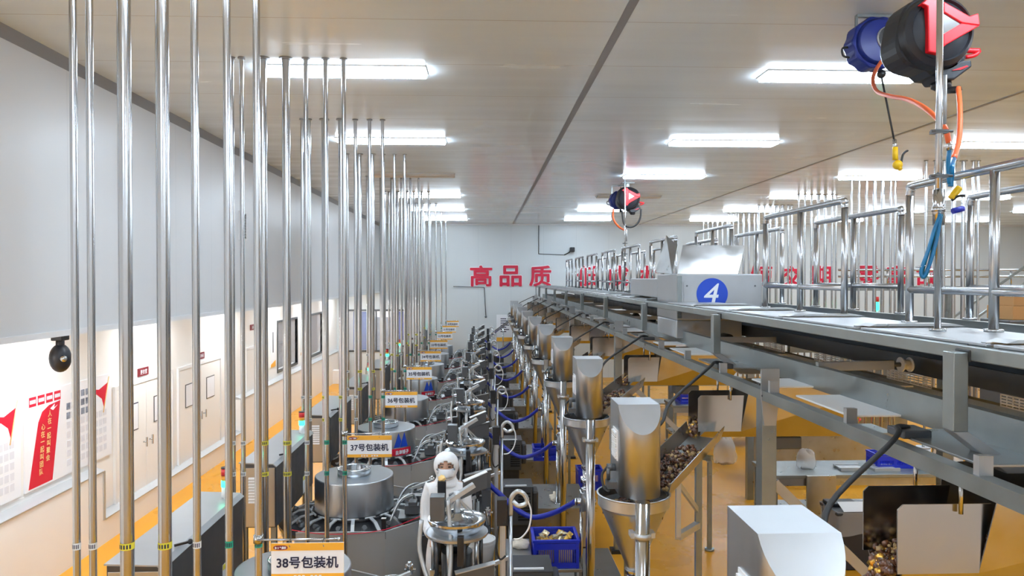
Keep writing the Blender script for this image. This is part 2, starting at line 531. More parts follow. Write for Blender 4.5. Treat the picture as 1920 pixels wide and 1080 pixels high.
first = {}
for r, x in enumerate(RX):
    for k, y in enumerate((6.9, 10.35, 13.8, 17.2, 20.6, 24.0, 3.45, 0.0, -2.3)):
        off = (r == 0 and k == 2) or (r == 1 and k == 3)
        if r > 2 and k > 5: continue
        lb = '%s ceiling panel light %s, %s' % ('unlit' if off else 'lit', ROWNAME[r], ORD[k] + ' of its row going away' if k < 6 else 'row %d overhead' % (k - 5))
        key = off
        if key not in first:
            first[key] = lamp(x, y, CEIL, M['lamp_off'] if off else M['lamp'], lb, 'panel lights in the ceiling')
            first[key]['at'] = 0
        else:
            o = first[key]; dup(o, Vector((x, y, CEIL)) - ROOT[o.name], lb)
c0 = None
for k in range(8):
    y = 1.5 + 3.3 * k
    lb = 'panel light under the corridor bulkhead, %s from the viewer' % ORD[k]
    if c0 is None:
        c0 = thing('corridor_light', lb, 'light', (-4.45, y, 3.015), 'panel lights under the bulkhead')
        MB().box(-4.6, -4.3, y - .75, y + .75, 3.003, 3.015).build('frame', M['lamp_frame'], c0)
        MB().box(-4.58, -4.32, y - .73, y + .73, 2.985, 3.003).build('diffuser', M['lamp_corr'], c0, .004)
    else: dup(c0, (0, y - 1.5, 0), lb)

# ------------------------------------------------------------------ back wall slogan
for ch, px in zip('高品质低成本短交期零事故', (902, 957.5, 1013, 1102, 1158, 1213, 1428, 1485, 1539, 1628, 1682, 1738)):
    p = at(px, 517.5, Y=Y1 - .02)
    big = ch in '高品质'
    t = thing('wall_character', 'red cut-out character %s with white edge on the back wall' % ch, 'sign', p, 'red characters of the wall slogan')
    text(ch, .70, M['letter_white'], t, 'white_edge', (p.x, Y1 - .012, p.z), bold=.055, width=.74)
    text(ch, .70, M['letter_red'], t, 'red_face', (p.x, Y1 - .03, p.z), bold=.024, depth=.012, width=.74)

# wall camera with its conduit, other bits on the back wall
t = thing('conduit', 'thin cable conduit running down and across the back wall', 'conduit', at(1010, 420, Y=Y1))
a, b, c = at(1010, 421, Y=Y1 - .02), at(1010, 476, Y=Y1 - .02), at(1058, 478, Y=Y1 - .02)
MB().tube([a, b], .012, 6, 1).tube([b, c], .012, 6, 1).build('pipe', M['gun'], t)
MB().tube([c, at(1066, 474, Y=Y1 - .05), at(1071, 470, Y=Y1 - .1)], .02, 6).build('lead', M['rubber'], t)
p = at(1073, 468, Y=Y1 - .15)
tag(MB().box(p.x - .08, p.x + .08, p.y - .1, p.y + .14, p.z - .08, p.z + .08).cyl((p.x, p.y - .1, p.z), (p.x, p.y - .14, p.z), .05).build('wall_camera', M['black'], None, .02), 'small black camera on the back wall at the end of the conduit', 'camera')
a, b, c = at(850, 537, Y=Y1 - .06), at(908, 539, Y=Y1 - .06), at(911, 594, Y=Y1 - .06)
tag(MB().tube([a, b], .012, 6, 1).tube([b, c], .015, 6, 1).ball(c, .04).build('wire', M['gun']), 'thin wire running along the back wall and hanging to a knob', 'wire')
p, q = at(931, 590, Y=Y1 - .02), at(961, 640, Y=Y1 - .02)
t = thing('wall_poster', 'white poster with orange foot on the back wall behind the stair', 'poster', (p.x, Y1, q.z))
MB().box(p.x, q.x, Y1 - .02, Y1, q.z, p.z).build('sheet', M['paper'], t)
MB().box(p.x, q.x, Y1 - .024, Y1 - .02, q.z, q.z + .14).build('footer', M['orange_print'], t)
m = MB()
for r in range(7): m.box(p.x + .14, p.x + .14 + (.3 if r % 2 else .2), Y1 - .024, Y1 - .02, p.z - .16 - r * .075, p.z - .13 - r * .075)
m.build('printing', M['navy'], t)

# ------------------------------------------------------------------ things on the left wall
v0 = None
for px, nm in ((427, 'first'), (454, 'second'), (637, 'third')):
    Y = at(px, 420, X=XS).y
    lb = 'white louvred air vent on the upper bulkhead wall, %s along the wall' % nm
    if v0 is None:
        z0, z1 = 4.1, 4.48
        v0 = thing('air_vent', lb, 'vent', (XS, Y, z0), 'air vents on the bulkhead'); vy = Y
        f = MB()
        for q in ((Y - .16, Y + .16, z1, z1 + .03), (Y - .16, Y + .16, z0 - .03, z0), (Y - .16, Y - .125, z0, z1), (Y + .125, Y + .16, z0, z1)): f.box(XS, XS + .025, *q)
        f.build('frame', M['white'], v0)
        MB().box(XS, XS + .004, Y - .125, Y + .125, z0, z1).build('backing', M['black'], v0)
        s = MB()
        for i in range(9):
            zz = z0 + .02 + i * .042
            s.plate([(XS + .004, Y - .125, zz + .02), (XS + .004, Y + .125, zz + .02), (XS + .02, Y + .125, zz), (XS + .02, Y - .125, zz)], .004)
        s.build('slats', M['gun'], v0)
    else: dup(v0, (0, Y - vy, 0), lb)
p = at(113, 660, X=-3.72)
t = thing('dome_camera', 'black egg-shaped camera hanging from the bulkhead edge above the posters', 'camera', (p.x, p.y, 3.015))
MB().box(p.x - .05, p.x + .05, p.y - .06, p.y + .06, 2.955, 3.015).cyl((p.x, p.y, 2.96), (p.x, p.y, 2.88), .035).build('bracket', M['black'], t, .008)
MB().ball((p.x, p.y, 2.80), .105, 18, 12, (.85, .85, 1.2)).build('housing', M['reel_black'], t)
MB().ball((p.x + .06, p.y - .06, 2.80), .03).build('lens', M['chrome'], t)


def poster(name, label, y0, y1, z0, z1, flagleft):
    X = XL + .001
    t = thing(name, label, 'poster', (XL, (y0 + y1) / 2, z0), 'photo boards on the corridor wall')
    MB().box(X, X + .02, y0, y1, z0, z1).build('board', M['paper'], t)
    x = X + .02
    def poly(pts, mat, nm, th=.002):
        MB().prism([(y0 + u * (y1 - y0), z0 + v * (z1 - z0)) for u, v in pts], x, x + th, 'yz').build(nm, mat, t)
    poly([(.03, .02), (.27, .02), (.36, .85), (.24, .83), (.17, .78), (.13, .68)], M['red'], 'red_banner')
    W, H = y1 - y0, z1 - z0
    for s, u, v in (('人在一起叫聚会', .245, .74), ('心在一起叫团队', .175, .62)):
        for i, c in enumerate(s):
            text(c, H * .072, M['gold_print'], t, 'gold_character', (x + .004, y0 + (u - .004 * i) * W, z0 + (v - i * .077) * H), (0, 1, 0), bold=.02, em=True)
    b = MB(); b.prism([(y0 + W * q[0], z0 + H * q[1]) for q in ((.25, .79), (.3, .83), (.29, .79), (.33, .81), (.28, .765))], x + .002, x + .004, 'yz')
    b.build('bird_mark', M['paper'], t)
    for i in range(4):
        u = .04 + i * .085
        MB().box(x, x + .002, y0 + u * W, y0 + (u + .07) * W, z0 + .86 * H, z0 + .96 * H).build('red_tile', M['red'], t, .004)
        MB().box(x + .002, x + .003, y0 + (u + .006) * W, y0 + (u + .064) * W, z0 + .89 * H, z0 + .93 * H).build('tile_caption', M['photo_pale'], t)
    # photographs pinned in rows, pale empty cards below
    for r in range(8):
        m = MB(); n = 0
        for c in range(9):
            if r < 3 and (c + r) % 9 in (0,) : continue
            if (r < 3) != (c < 6 or r == 0) and r < 3: continue
            u = .43 + c * .057; v = .87 - r * .105
            if v + .085 > .70 and u > .68: continue
            m.box(x, x + .003, y0 + u * W, y0 + (u + .042) * W, z0 + v * H - .05, z0 + v * H + .03); n += 1
        if n: m.build('photo_row' if r < 3 else 'card_row', M['photo'] if r < 3 else M['photo_pale'], t)
    poly([(.70, .78), (.76, .86), (.83, .84), (.95, .90), (.90, .60), (.87, .72), (.80, .79), (.74, .79)], M['red'], 'red_flag')
    MB().tube([(x + .004, y0 + .885 * W, z0 + .55 * H), (x + .004, y0 + .965 * W, z0 + .97 * H)], .006, 6, 1).build('flag_pole', M['gold_print'], t)
    return t


poster('photo_board', 'white staff photo board with red flag and banner, beside the corridor doors', yL(43), yL(206), 1.1, 2.2, 0)
poster('photo_board', 'white staff photo board with red flag, below the black egg-shaped camera', yL(-190), yL(35), 1.1, 2.2, 1)
for Y, nm in ((yL(512), 'before'), (yL(567), 'between')):
    t = thing('banner_poster', 'narrow white poster with golden foot %s the corridor windows' % nm, 'poster', (XL, Y, 1.35))
    MB().box(XL, XL + .01, Y - .2, Y + .2, 1.35, 2.35).build('sheet', M['paper'], t)
    MB().prism([(Y - .2, 1.35), (Y + .2, 1.35), (Y + .2, 1.5), (Y - .2, 1.42)], XL + .01, XL + .012, 'yz').build('footer', M['orange_print'], t)
    MB().box(XL + .01, XL + .012, Y - .05, Y + .03, 1.7, 2.2).build('printing', M['gun'], t)
p = at(633, 700, Y=25.6)
t = thing('standing_board', 'small cream notice board standing on the floor at the corridor end', 'board', (p.x, 25.9, 0))
MB().box(p.x - .35, p.x + .35, 25.9, 25.95, .1, .95).build('board', M['tan'], t)
MB().box(p.x - .3, p.x + .3, 25.9, 25.95, 0, .1).build('foot', M['gun'], t)
text('出入须知', .09, M['red'], t, pos=(p.x, 25.895, .72), bold=.01)
p = at(632, 718, Y=25)
tag(MB().box(p.x - .22, p.x + .2, 24.9, 25.2, 0, .45).build('white_carton', M['white'], None, .01), 'white carton on the floor at the corridor end', 'box')
# ------------------------------------------------------------------ pipes over the packaging machines
S = 2.5
NM = 9
PX = (-2.175, -2.09, -1.91, -1.711, -1.541, -1.371, -1.215)
PR = (.019, .019, .035, .034, .020, .020, .0195)
PT = ('white', 'white', 'yellow', 'yellow', 'white', 'green', 'green')
GY = 4.06


def pipe(x, y, r, tape, label, group, z0=0.0):
    t = thing('steel_pipe', label, 'pipe', (x, y, z0), group)
    MB().cyl((x, y, z0), (x, y, CEIL), r, n=20, caps=False).build('tube', M['pipe'], t)
    MB().cyl((x, y, CEIL - .012), (x, y, CEIL), r * 1.7, n=20).build('ceiling_collar', M['seam'], t)
    if tape:
        for z in (2.07, 1.80):
            b = MB().cyl((x, y, z - .018), (x, y, z + .018), r + .0015, n=20, caps=False)
            b.mi = 1
            for i in range(5):
                a = -pi / 2 - .8 + i * .4
                c = Vector((math.cos(a), math.sin(a), 0)); tg = Vector((-c.y, c.x, 0))
                q = Vector((x, y, z)) + c * (r + .0025)
                h = r * .12
                n = b.add([q - tg * h + Vector((0, 0, -.011)), q + tg * h + Vector((0, 0, -.011)), q + tg * h + Vector((0, 0, .011)), q - tg * h + Vector((0, 0, .011))])
                b.face([n, n + 1, n + 2, n + 3])
            b.build('label_band', [M[tape + '_tape'], M['navy']], t)
    return t


def sign_of(k): return 'the machine signed %d' % (38 - k)


ORDP = ('first', 'second', 'third', 'fourth', 'fifth', 'sixth', 'seventh')
p0 = []
for k in range(NM):
    for i, x in enumerate(PX):
        lb = '%s pipe with %s tape, %s from the corridor behind %s' % ('thick' if i in (2, 3) else 'slim', PT[i], ORDP[i], sign_of(k))
        if k == 0: p0.append(pipe(x, GY, PR[i], PT[i], lb, 'ceiling pipes behind the packaging machines'))
        else: dup(p0[i], (0, S * k, 0), lb)
# the row of pipes beyond the platform
q0 = []
for j in range(6):
    for i, x in enumerate((7.16, 7.31, 7.46, 7.62, 7.78, 7.94, 8.03)):
        lb = 'pipe beyond the guard rails, %s across in the %s row of seven' % (ORDP[i], ORD[j])
        if j == 0: q0.append(pipe(x, 11.85, (.02, .02, .024, .035, .034, .022, .02)[i], None, lb, 'ceiling pipes beyond the platform'))
        else: dup(q0[i], (0, 2.45 * j, 0), lb)

# ------------------------------------------------------------------ hanging machine signs
for k in range(NM):
    y = GY + S * k - .045
    n = 38 - k
    W, H = .385, .19
    x0 = -1.135 if k == 0 else -1.185
    x1 = x0 + W
    zt = 2.085 if k == 0 else 2.135
    t = thing('machine_sign', 'white and orange hanging sign lettered %d on a rod' % n, 'sign', (x0 + W / 2, y, zt - H), 'hanging machine number signs')
    m = MB().cyl((-1.215, y + .02, zt + .012), (x1 - .03, y + .02, zt + .012), .006, n=8)
    m.cyl((-1.215, y + .045, zt - .012), (-1.215, y + .045, zt + .032), .026, n=14).ball((x1 - .03, y + .02, zt + .012), .01, 8, 6)
    m.build('rod', M['chrome'], t)
    m = MB()
    for q in (.1, .28): m.tube([(x0 + q, y + .02, zt + .022), (x0 + q - .008, y + .005, zt), (x0 + q, y - .004, zt - .02)], .0025, 5)
    m.build('hook', M['gun'], t)
    MB().box(x0, x1, y, y + .006, zt - H, zt).build('board', M['paper'], t)
    MB().box(x0, x1, y - .002, y, zt - .04, zt).build('header_strip', M['orange_print'], t)
    MB().box(x0, x1, y - .002, y, zt - H, zt - H + .026).build('footer_strip', M['orange_print'], t)
    if k < 5:
        o = [(x0 + .05 + .038 * math.copysign(abs(math.cos(a)) ** .5, math.cos(a)), zt - .023 + .0125 * math.sin(a)) for a in [2 * pi * i / 20 for i in range(20)]]
        MB().prism(o[::-1], y - .003, y - .002, 'xz').build('brand_oval', M['maroon'], t)
        text('31°鲜', .014, M['paper'], t, 'brand_lettering', (x0 + .05, y - .0045, zt - .023), bold=.03, width=.06)
        m = MB()
        for i in range(7):
            if i == 3: continue
            m.box(x0 + .12 + i * .022, x0 + .134 + i * .022, y - .003, y - .002, zt - H + .008, zt - H + .018)
        m.build('footer_caption', M['photo_pale'], t)
    text('%d号包装机' % n, .062, M['navy'], t, 'lettering', (x0 + W / 2, y - .002, zt - .103), bold=.022, width=.325)

# ------------------------------------------------------------------ cabinets between pipes and corridor, signal towers
t = thing('machine_cabinet', 'long grey steel cabinet with sloped lid behind ' + sign_of(0), 'cabinet', (-2.13, 5.4, 0), 'machine cabinets beside the corridor')
xa, xb, ya, yb, za, zb = -2.30, -1.965, 4.62, 6.15, 1.14, 1.72
MB().prism([(xa, za), (xb, za), (xb, zb), (xb - .03, zb + .02), (xa, zb + .03)], ya, yb, 'xz').build('body', M['dark'], t, .006)
MB().prism([(xa - .01, zb + .032), (xb - .028, zb + .021), (xb + .004, zb - .006), (xb + .008, zb), (xb - .025, zb + .029), (xa - .01, zb + .042)], ya - .01, yb + .01, 'xz').build('lid', M['lid'], t)
MB().box(xa + .01, xb - .01, ya - .006, ya, za + .01, zb - .01).build('front_panel', M['tan'], t, .003)
m = MB()
for i in range(9): m.plate([(xa + .08, ya - .006, zb - .1 - i * .028), (xa + .2, ya - .006, zb - .1 - i * .028), (xa + .2, ya - .016, zb - .118 - i * .028), (xa + .08, ya - .016, zb - .118 - i * .028)], .003)
m.build('louvre', M['white'], t)
for x in (xa + .03, xb - .03):
    for y in (ya + .04, yb - .04): MB().box(x - .025, x + .025, y - .025, y + .025, 0, za).build('leg', M['frame'], t)
for y in (ya + .04, yb - .04): MB().box(xa + .05, xb - .05, y - .02, y + .02, .5, .55).build('leg_brace', M['frame'], t)
MB().box(xb, xb + .003, ya + 1.05, ya + 1.2, za + .02, za + .2).build('instruction_plate', M['paper'], t)
MB().box(xb + .003, xb + .004, ya + 1.05, ya + 1.2, za + .16, za + .2).build('warning_strip', M['yellow_tape'], t)
MB().bar((xb - .05, ya + .3, zb + .04), (xb + .03, ya + .36, zb + .045), .014, .014).ball((xb + .03, ya + .36, zb + .045), .018, 8, 6).build('latch', M['black'], t)
cab0 = t
t = thing('signal_tower', 'stack light with red cap and glowing green lamp behind ' + sign_of(0), 'light', (-2.06, 6.02, 1.76), 'signal towers on the cabinets')
MB().cyl((-2.06, 6.02, 1.745), (-2.06, 6.02, 1.84), .03).cyl((-2.06, 6.02, 1.745), (-2.06, 6.02, 1.752), .045).build('base', M['white'], t)
MB().cyl((-2.06, 6.02, 1.84), (-2.06, 6.02, 1.89), .033).build('green_lamp', M['green_lamp'], t)
MB().cyl((-2.06, 6.02, 1.89), (-2.06, 6.02, 1.93), .031).build('amber_lamp', M['amber_lamp'], t)
MB().cyl((-2.06, 6.02, 1.93), (-2.06, 6.02, 1.985), .033).build('red_lamp', M['red_lamp'], t)
MB().cyl((-2.06, 6.02, 1.985), (-2.06, 6.02, 1.995), .034).build('cap', M['black'], t)
tow0 = t
for k in range(1, NM):
    dup(cab0, (0, S * k, 0), 'long grey steel cabinet with sloped lid behind ' + sign_of(k))
    dup(tow0, (0, S * k, 0), 'stack light with red cap and glowing green lamp behind ' + sign_of(k))

# ------------------------------------------------------------------ rotary packaging machine
XC, YC = -1.345, 5.3


def polar(a, r, z): return Vector((XC + r * math.cos(a), YC + r * math.sin(a), z))


t = thing('packaging_machine', 'rotary packaging machine with round steel drum under the sign lettered 38', 'machine', (XC, YC, 0), 'rotary packaging machines')
pm = t
oc = [(XC + .60 * math.cos(pi / 8 + i * pi / 4), YC + .60 * math.sin(pi / 8 + i * pi / 4)) for i in range(8)]
MB().prism(oc, .10, .95, 'xy').build('base_cabinet', M['gun'], t, .008)
for i in range(4):
    q = polar(pi / 4 + i * pi / 2, .45, 0)
    MB().cyl((q.x, q.y, .02), (q.x, q.y, .10), .02).cyl((q.x, q.y, 0), (q.x, q.y, .02), .05).build('levelling_foot', M['black'], t)
MB().lathe([(.50, .95), (.74, .98), (.76, 1.0), (.76, 1.03), (.42, 1.09), (.42, 1.12)], (XC, YC, 0), 40, sharp=(1, 3, 4)).build('rotor_table', M['black'], t)
MB().lathe([(.385, 1.10), (.395, 1.12), (.402, 1.13), (.402, 1.45), (.398, 1.462), (.390, 1.466)], (XC, YC, 0), 64, sharp=(2, 5)).build('drum_cover', M['steel'], t)
MB().lathe([(.172, 1.465), (.172, 1.535), (.168, 1.54), (.125, 1.54), (.12, 1.535), (.12, 1.505)], (XC, YC, 0), 40, sharp=(1, 4, 5)).build('drum_hub', M['chrome'], t)
m = MB().lathe([(.45, 1.035), (.475, 1.035), (.475, 1.06), (.45, 1.06)], (XC, YC, 0), 40, sharp=(1, 2))
m.build('cam_ring', M['dark'], t)
for i in range(16):
    a = 2 * pi * (i + .35) / 16
    c = Vector((math.cos(a), math.sin(a), 0)); s_ = Vector((-c.y, c.x, 0))
    m = MB()
    p1, p2, p3, p4 = polar(a, .43, 1.125), polar(a, .56, 1.115), polar(a, .70, 1.04), polar(a, .745, .97)
    m.cyl(p1 - s_ * .055, p1 + s_ * .055, .010, n=8)
    for A, B in ((p1, p2), (p2, p3), (p3, p4)): m.bar(A, B, .034, .012)
    m.bar(p3 - s_ * .028, p3 + s_ * .028, .02, .03)
    m.bar(p4 - s_ * .03, p4 + s_ * .03, .012, .03)
    arm = m.build('gripper_arm', M['alu'], t)
    m = MB()
    q = polar(a + .19, .60, 1.075)
    m.cyl(q - Vector((0, 0, .06)), q + Vector((0, 0, .02)), .03, n=10).cyl(q + Vector((0, 0, .02)) , q + c * .04 + Vector((0, 0, .035)), .022, n=10)
    m.box(q.x - .025, q.x + .025, q.y - .025, q.y + .025, .98, 1.03)
    m.build('arm_roller', [M['gun']], arm)
for i, (a0, a1) in enumerate(((-118, -62), (-62, -28), (40, 78))):
    A, B = polar(R(a0), .88, .52), polar(R(a1), .88, .52)
    up = Vector((0, 0, .60))
    g = MB().plate([A, B, B + up, A + up], .006)
    g.tube([A + up, B + up], .007, 6, 1)
    g.build('guard_panel', M['guard'], t)
A, B = polar(R(-30), .88, .52), Vector((XC + 1.0, YC - .46, .52))
MB().plate([A, B, B + Vector((0, 0, .58)), A + Vector((0, 0, .6))], .006).cyl((XC + .93, YC - .455, .98), (XC + .93, YC - .47, .98), .014).build('guard_panel', M['alu'], t)
MB().tube([polar(R(-120), .90, 1.15), polar(R(-95), .86, 1.13), polar(R(-62), .88, 1.14), polar(R(-20), .92, 1.18)], .004, 5, 4).build('safety_cord', M['red'], t)
for a in (-62, 28):
    q = polar(R(a), .86, 1.05)
    MB().box(q.x - .02, q.x + .02, q.y - .015, q.y + .015, 1.05, 1.24).build('sensor_post', M['black'], t)
    MB().box(q.x - .022, q.x + .022, q.y - .016, q.y + .017, 1.24, 1.245).build('post_cap', M['white'], t)
for i, (dy, h, x1) in enumerate(((-.30, .23, .70), (-.22, .19, .78), (-.1, .17, .80), (.12, .22, .74), (.22, .19, .8))):
    x = XC + .40
    MB().tube([(x + .02, YC + dy - .14, 1.10), (x + .10, YC + dy - .06, 1.10 + h * .75), (x + .2, YC + dy, 1.10 + h), (XC + x1 - .05, YC + dy + .05, 1.10 + h * .85), (XC + x1, YC + dy + .06, 1.08)], .011, 7).build('air_tube', M['clear'], t)
# transfer section between drum and filling turret
MB().box(XC + .72, XC + 1.02, YC - .32, YC + .3, .45, 1.08).build('transfer_housing', M['dark'], t, .006)
m = MB()
m.plate([(XC + .5, YC - .42, 1.12), (XC + .95, YC - .50, 1.16), (XC + .95, YC - .32, 1.19), (XC + .5, YC - .24, 1.15)], .02)
m.build('pouch_magazine', M['plate'], t)
m = MB().box(XC + .56, XC + .70, YC - .40, YC - .28, 1.16, 1.25).box(XC + .6, XC + .68, YC - .42, YC - .30, 1.25, 1.29)
m.build('magazine_block', M['gun'], t, .005)
rr = random.Random(3)
for j in range(18):
    x = XC + .55 + rr.random() * .95; y = YC - .5 + rr.random() * .95; z = 1.08 + rr.random() * .25
    m = MB()
    if j % 3 == 0: m.cyl((x, y, 1.05), (x, y, z + .12), .016).cyl((x, y, z + .03), (x, y, z + .10), .03).cyl((x - .04, y, z + .06), (x + .05, y, z + .06), .012)
    elif j % 3 == 1: m.box(x - .045, x + .045, y - .03, y + .03, 1.05, z).cyl((x, y, z), (x, y, z + .06), .018).box(x - .06, x + .06, y - .035, y - .028, z - .05, z - .01)
    else: m.bar((x - .1, y - .05, z), (x + .12, y + .03, z + .06), .025, .03).cyl((x - .1, y - .05, z), (x - .1, y - .05, 1.05), .012).cyl((x + .1, y + .02, z + .05), (x + .1, y + .02, 1.05), .012)
    m.build('air_cylinder', M[('chrome', 'gun', 'alu')[j % 3]], t, .003)
MB().box(-.62, .06, 4.78, 5.92, .08, 1.0).build('filling_base', M['dark'], t, .01)
MB().box(-.58, .0, 4.9, 5.8, 1.0, 1.04).build('filling_table', M['guard'], t, .003)
# filling turret (bowl on a pedestal) with rods
BX, BY = -.19, 5.28
MB().cyl((BX, BY, .2), (BX, BY, 1.57), .11, n=20).cyl((BX, BY, .0), (BX, BY, .2), .18, n=20).build('turret_pedestal', M['black'], t)
MB().lathe([(.06, 1.44), (.10, 1.50), (.19, 1.63), (.205, 1.66), (.205, 1.675), (.19, 1.675), (.15, 1.66), (.06, 1.70), (.05, 1.72)], (BX, BY, 0), 40, sharp=(3, 4, 5)).build('filling_bowl', M['chrome'], t)
MB().lathe([(.215, 1.56), (.22, 1.565), (.22, 1.58), (.205, 1.585)], (BX, BY, 0), 40, sharp=(1, 2)).build('turret_ring', M['steel'], t)
for i in range(10):
    a = 2 * pi * i / 10
    MB().cyl((BX + .17 * math.cos(a), BY + .17 * math.sin(a), 1.28), (BX + .17 * math.cos(a), BY + .17 * math.sin(a), 1.56), .014, n=8).box(BX + .17 * math.cos(a) - .02, BX + .17 * math.cos(a) + .02, BY + .17 * math.sin(a) - .02, BY + .17 * math.sin(a) + .02, 1.26, 1.31).build('filling_nozzle', M['steel'] if i % 2 else M['dark'], t)
m = MB()
for i in range(7):
    a = .4 + i * .6
    m.bar((BX + .02 * math.cos(a), BY + .02 * math.sin(a), 1.80), (BX + .13 * math.cos(a), BY + .13 * math.sin(a), 1.69), .012, .012)
m.cyl((BX, BY, 1.68), (BX, BY, 1.86), .025).bar((BX - .06, BY - .02, 1.80), (BX + .12, BY + .03, 1.90), .05, .03)
m.build('turret_spider', M['alu'], t)
MB().box(BX - .18, BX - .08, BY - .16, BY - .06, 1.70, 1.87).build('drive_box', M['gun'], t, .004)
MB().tube([(BX - .24, BY - .12, 1.70), (BX - .25, BY - .15, 1.50), (BX - .17, BY - .22, 1.27), (BX - .12, BY - .24, 1.22), (BX - .05, BY - .22, 1.30), (BX - .035, BY - .17, 1.55), (BX - .06, BY - .13, 1.84)], .016, 8).build('product_hose', M['clear'], t)
MB().box(BX + .01, BX + .055, BY - .25, BY - .20, 1.42, 1.62).build('sensor_box', M['black'], t, .003)
MB().box(-.335, -.275, 5.40, 5.45, 1.10, 2.03).build('guard_upright', M['black'], t, .003)
m = MB().plate([(-.25, 5.42, 1.86), (.02, 5.50, 1.96), (.02, 5.50, 2.07), (-.15, 5.45, 2.01), (-.15, 5.45, 1.96), (-.25, 5.42, 1.93)], .03)
m.build('guard_box', M['gun'], t)
MB().bar((-.15, 5.445, 2.018), (.02, 5.495, 2.078), .05, .006).build('guard_box_lid', M['white'], t)
m = MB().plate([(-.19, 5.02, 1.32), (.07, 5.06, 1.38), (.07, 5.06, 1.56), (-.19, 5.02, 1.51)], .02)
m.build('lower_guard', M['gun'], t)
MB().bar((-.195, 5.02, 1.515), (.075, 5.06, 1.566), .06, .006).build('lower_guard_lid', M['alu'], t)
MB().box(-.02, .07, 5.02, 5.16, .0, 1.36).build('guard_stand', M['dark'], t)
for c in t.children:
    if c.name.split('.')[0] in ('filling_bowl', 'turret_ring', 'filling_nozzle', 'turret_spider', 'drive_box', 'product_hose', 'sensor_box'): c.location.z += .13
# column with sensor heads and cable loops
MB().box(.11, .15, 5.13, 5.17, 0, 1.90).box(.118, .142, 5.125, 5.13, .2, 1.88).build('column', M['alu'], t, .003)
MB().box(.09, .16, 5.10, 5.19, 1.80, 1.98).box(.135, .155, 5.095, 5.10, 1.81, 1.83).build('sensor_head', M['black'], t, .004)
MB().cyl((.185, 5.15, .1), (.185, 5.15, 1.86), .014).cyl((.17, 5.15, 1.2), (.21, 5.15, 1.2), .02).build('riser_tube', M['steel'], t)
m = MB().tube([(.185, 5.15, 1.86), (.19, 5.14, 1.98), (.235, 5.13, 2.03), (.285, 5.13, 2.0), (.295, 5.13, 1.95), (.24, 5.13, 1.93), (.20, 5.14, 1.96)], .017, 8)
m.build('cable_conduit', M['clear'], t)
MB().tube([(.285, 5.12, 2.0), (.325, 5.12, 1.9), (.31, 5.12, 1.78), (.255, 5.12, 1.71), (.205, 5.13, 1.70)], .006, 6).build('cable_loop', M['white'], t)
MB().tube([(.10, 5.10, 1.80), (.085, 5.07, 1.66), (.11, 5.08, 1.58), (.15, 5.09, 1.60)], .007, 6).build('black_lead', M['rubber'], t)
m = MB()
for z in (.5, .9, 1.3): m.box(.0, .10, 5.135, 5.165, z, z + .03).box(-.02, .02, 5.11, 5.19, z - .03, z + .07)
m.build('column_bracket', M['steel'], t, .002)

KM = {}
KM[0] = pm
for k in range(1, NM - 1):
    KM[k] = dup(pm, (0, S * k, 0), 'rotary packaging machine with round steel drum below the sign lettered %d' % (38 - k))


def on_drum(k, poly, mat, name, r=.409):
    """flat badge wrapped on the drum; poly in (arc metres, height) around a seam facing the aisle"""
    y = YC + S * k
    m = MB()
    f = lambda u, v, rr_: Vector((XC + rr_ * math.cos(R(-52) + u / .402), y + rr_ * math.sin(R(-52) + u / .402), 1.14 + v))
    n = len(poly)
    i = m.add([f(u, v, r - .006) for u, v in poly]); j = m.add([f(u, v, r) for u, v in poly])
    m.face([i + q for q in range(n)][::-1]); m.face([j + q for q in range(n)])
    for q in range(n):
        l = (q + 1) % n; m.face([i + q, i + l, j + l, j + q])
    return m.build(name, mat, KM[k])


for k in (2, 4):
    on_drum(k, [(-.11, .11), (-.03, .11), (-.005, .19), (-.045, .30)], M['badge'], 'peak_mark')
    on_drum(k, [(-.02, .11), (.10, .11), (.045, .30), (.02, .235), (.01, .21)], M['badge'], 'peak_mark')
    for a in range(4):
        u0 = -.16 + a * .08
        on_drum(k, [(u0, .0), (u0 + .08, .0), (u0 + .08, .095), (u0, .095)], M['red'], 'red_band', .408)
    a = R(-52)
    y = YC + S * k
    text('盐津铺子', .055, M['paper'], KM[k], 'band_lettering', (XC + .418 * math.cos(a), y + .418 * math.sin(a), 1.188), (-math.sin(a), math.cos(a), 0), bold=.03, width=.2)

# ------------------------------------------------------------------ control boxes, benches, hoppers with feeder heads, blue hoses
BYY = 6.15
t = thing('control_box', 'grey louvred control box beside the sensor column of ' + sign_of(0), 'box', (.41, BYY, 0), 'control boxes along the aisle')
MB().box(.235, .565, BYY, BYY + .35, .62, 1.06).build('body', M['gun'], t, .01)
MB().box(.225, .575, BYY - .01, BYY + .36, 1.06, 1.075).build('top', M['dark'], t, .004)
MB().box(.25, .50, BYY + .02, BYY + .05, 1.075, 1.085).build('white_strip', M['white'], t)
m = MB()
for i in range(10): m.box(.40, .54, BYY - .006, BYY, .68 + i * .034, .70 + i * .034)
m.build('louvre', M['black'], t)
MB().box(.565, .64, BYY + .05, BYY + .30, .70, 1.0).build('side_housing', M['dark'], t, .02)
MB().box(.27, .53, BYY + .04, BYY + .31, 0, .62).build('pedestal', M['dark'], t)
box0 = t
t = thing('filler_bench', 'low steel bench under the cone hopper of ' + sign_of(0), 'bench', (.9, 4.7, 0), 'steel benches under the hoppers')
MB().box(.45, 1.33, 4.30, 5.40, .58, .62).build('top', M['plate'], t, .004)
MB().box(.47, 1.31, 4.32, 5.38, .12, .58).build('body', M['plate'], t)
for x in (.51, 1.27):
    for y in (4.36, 5.34): MB().box(x - .02, x + .02, y - .02, y + .02, .03, .12).cyl((x, y, 0), (x, y, .03), .03).build('foot', M['black'], t)
ben0 = t


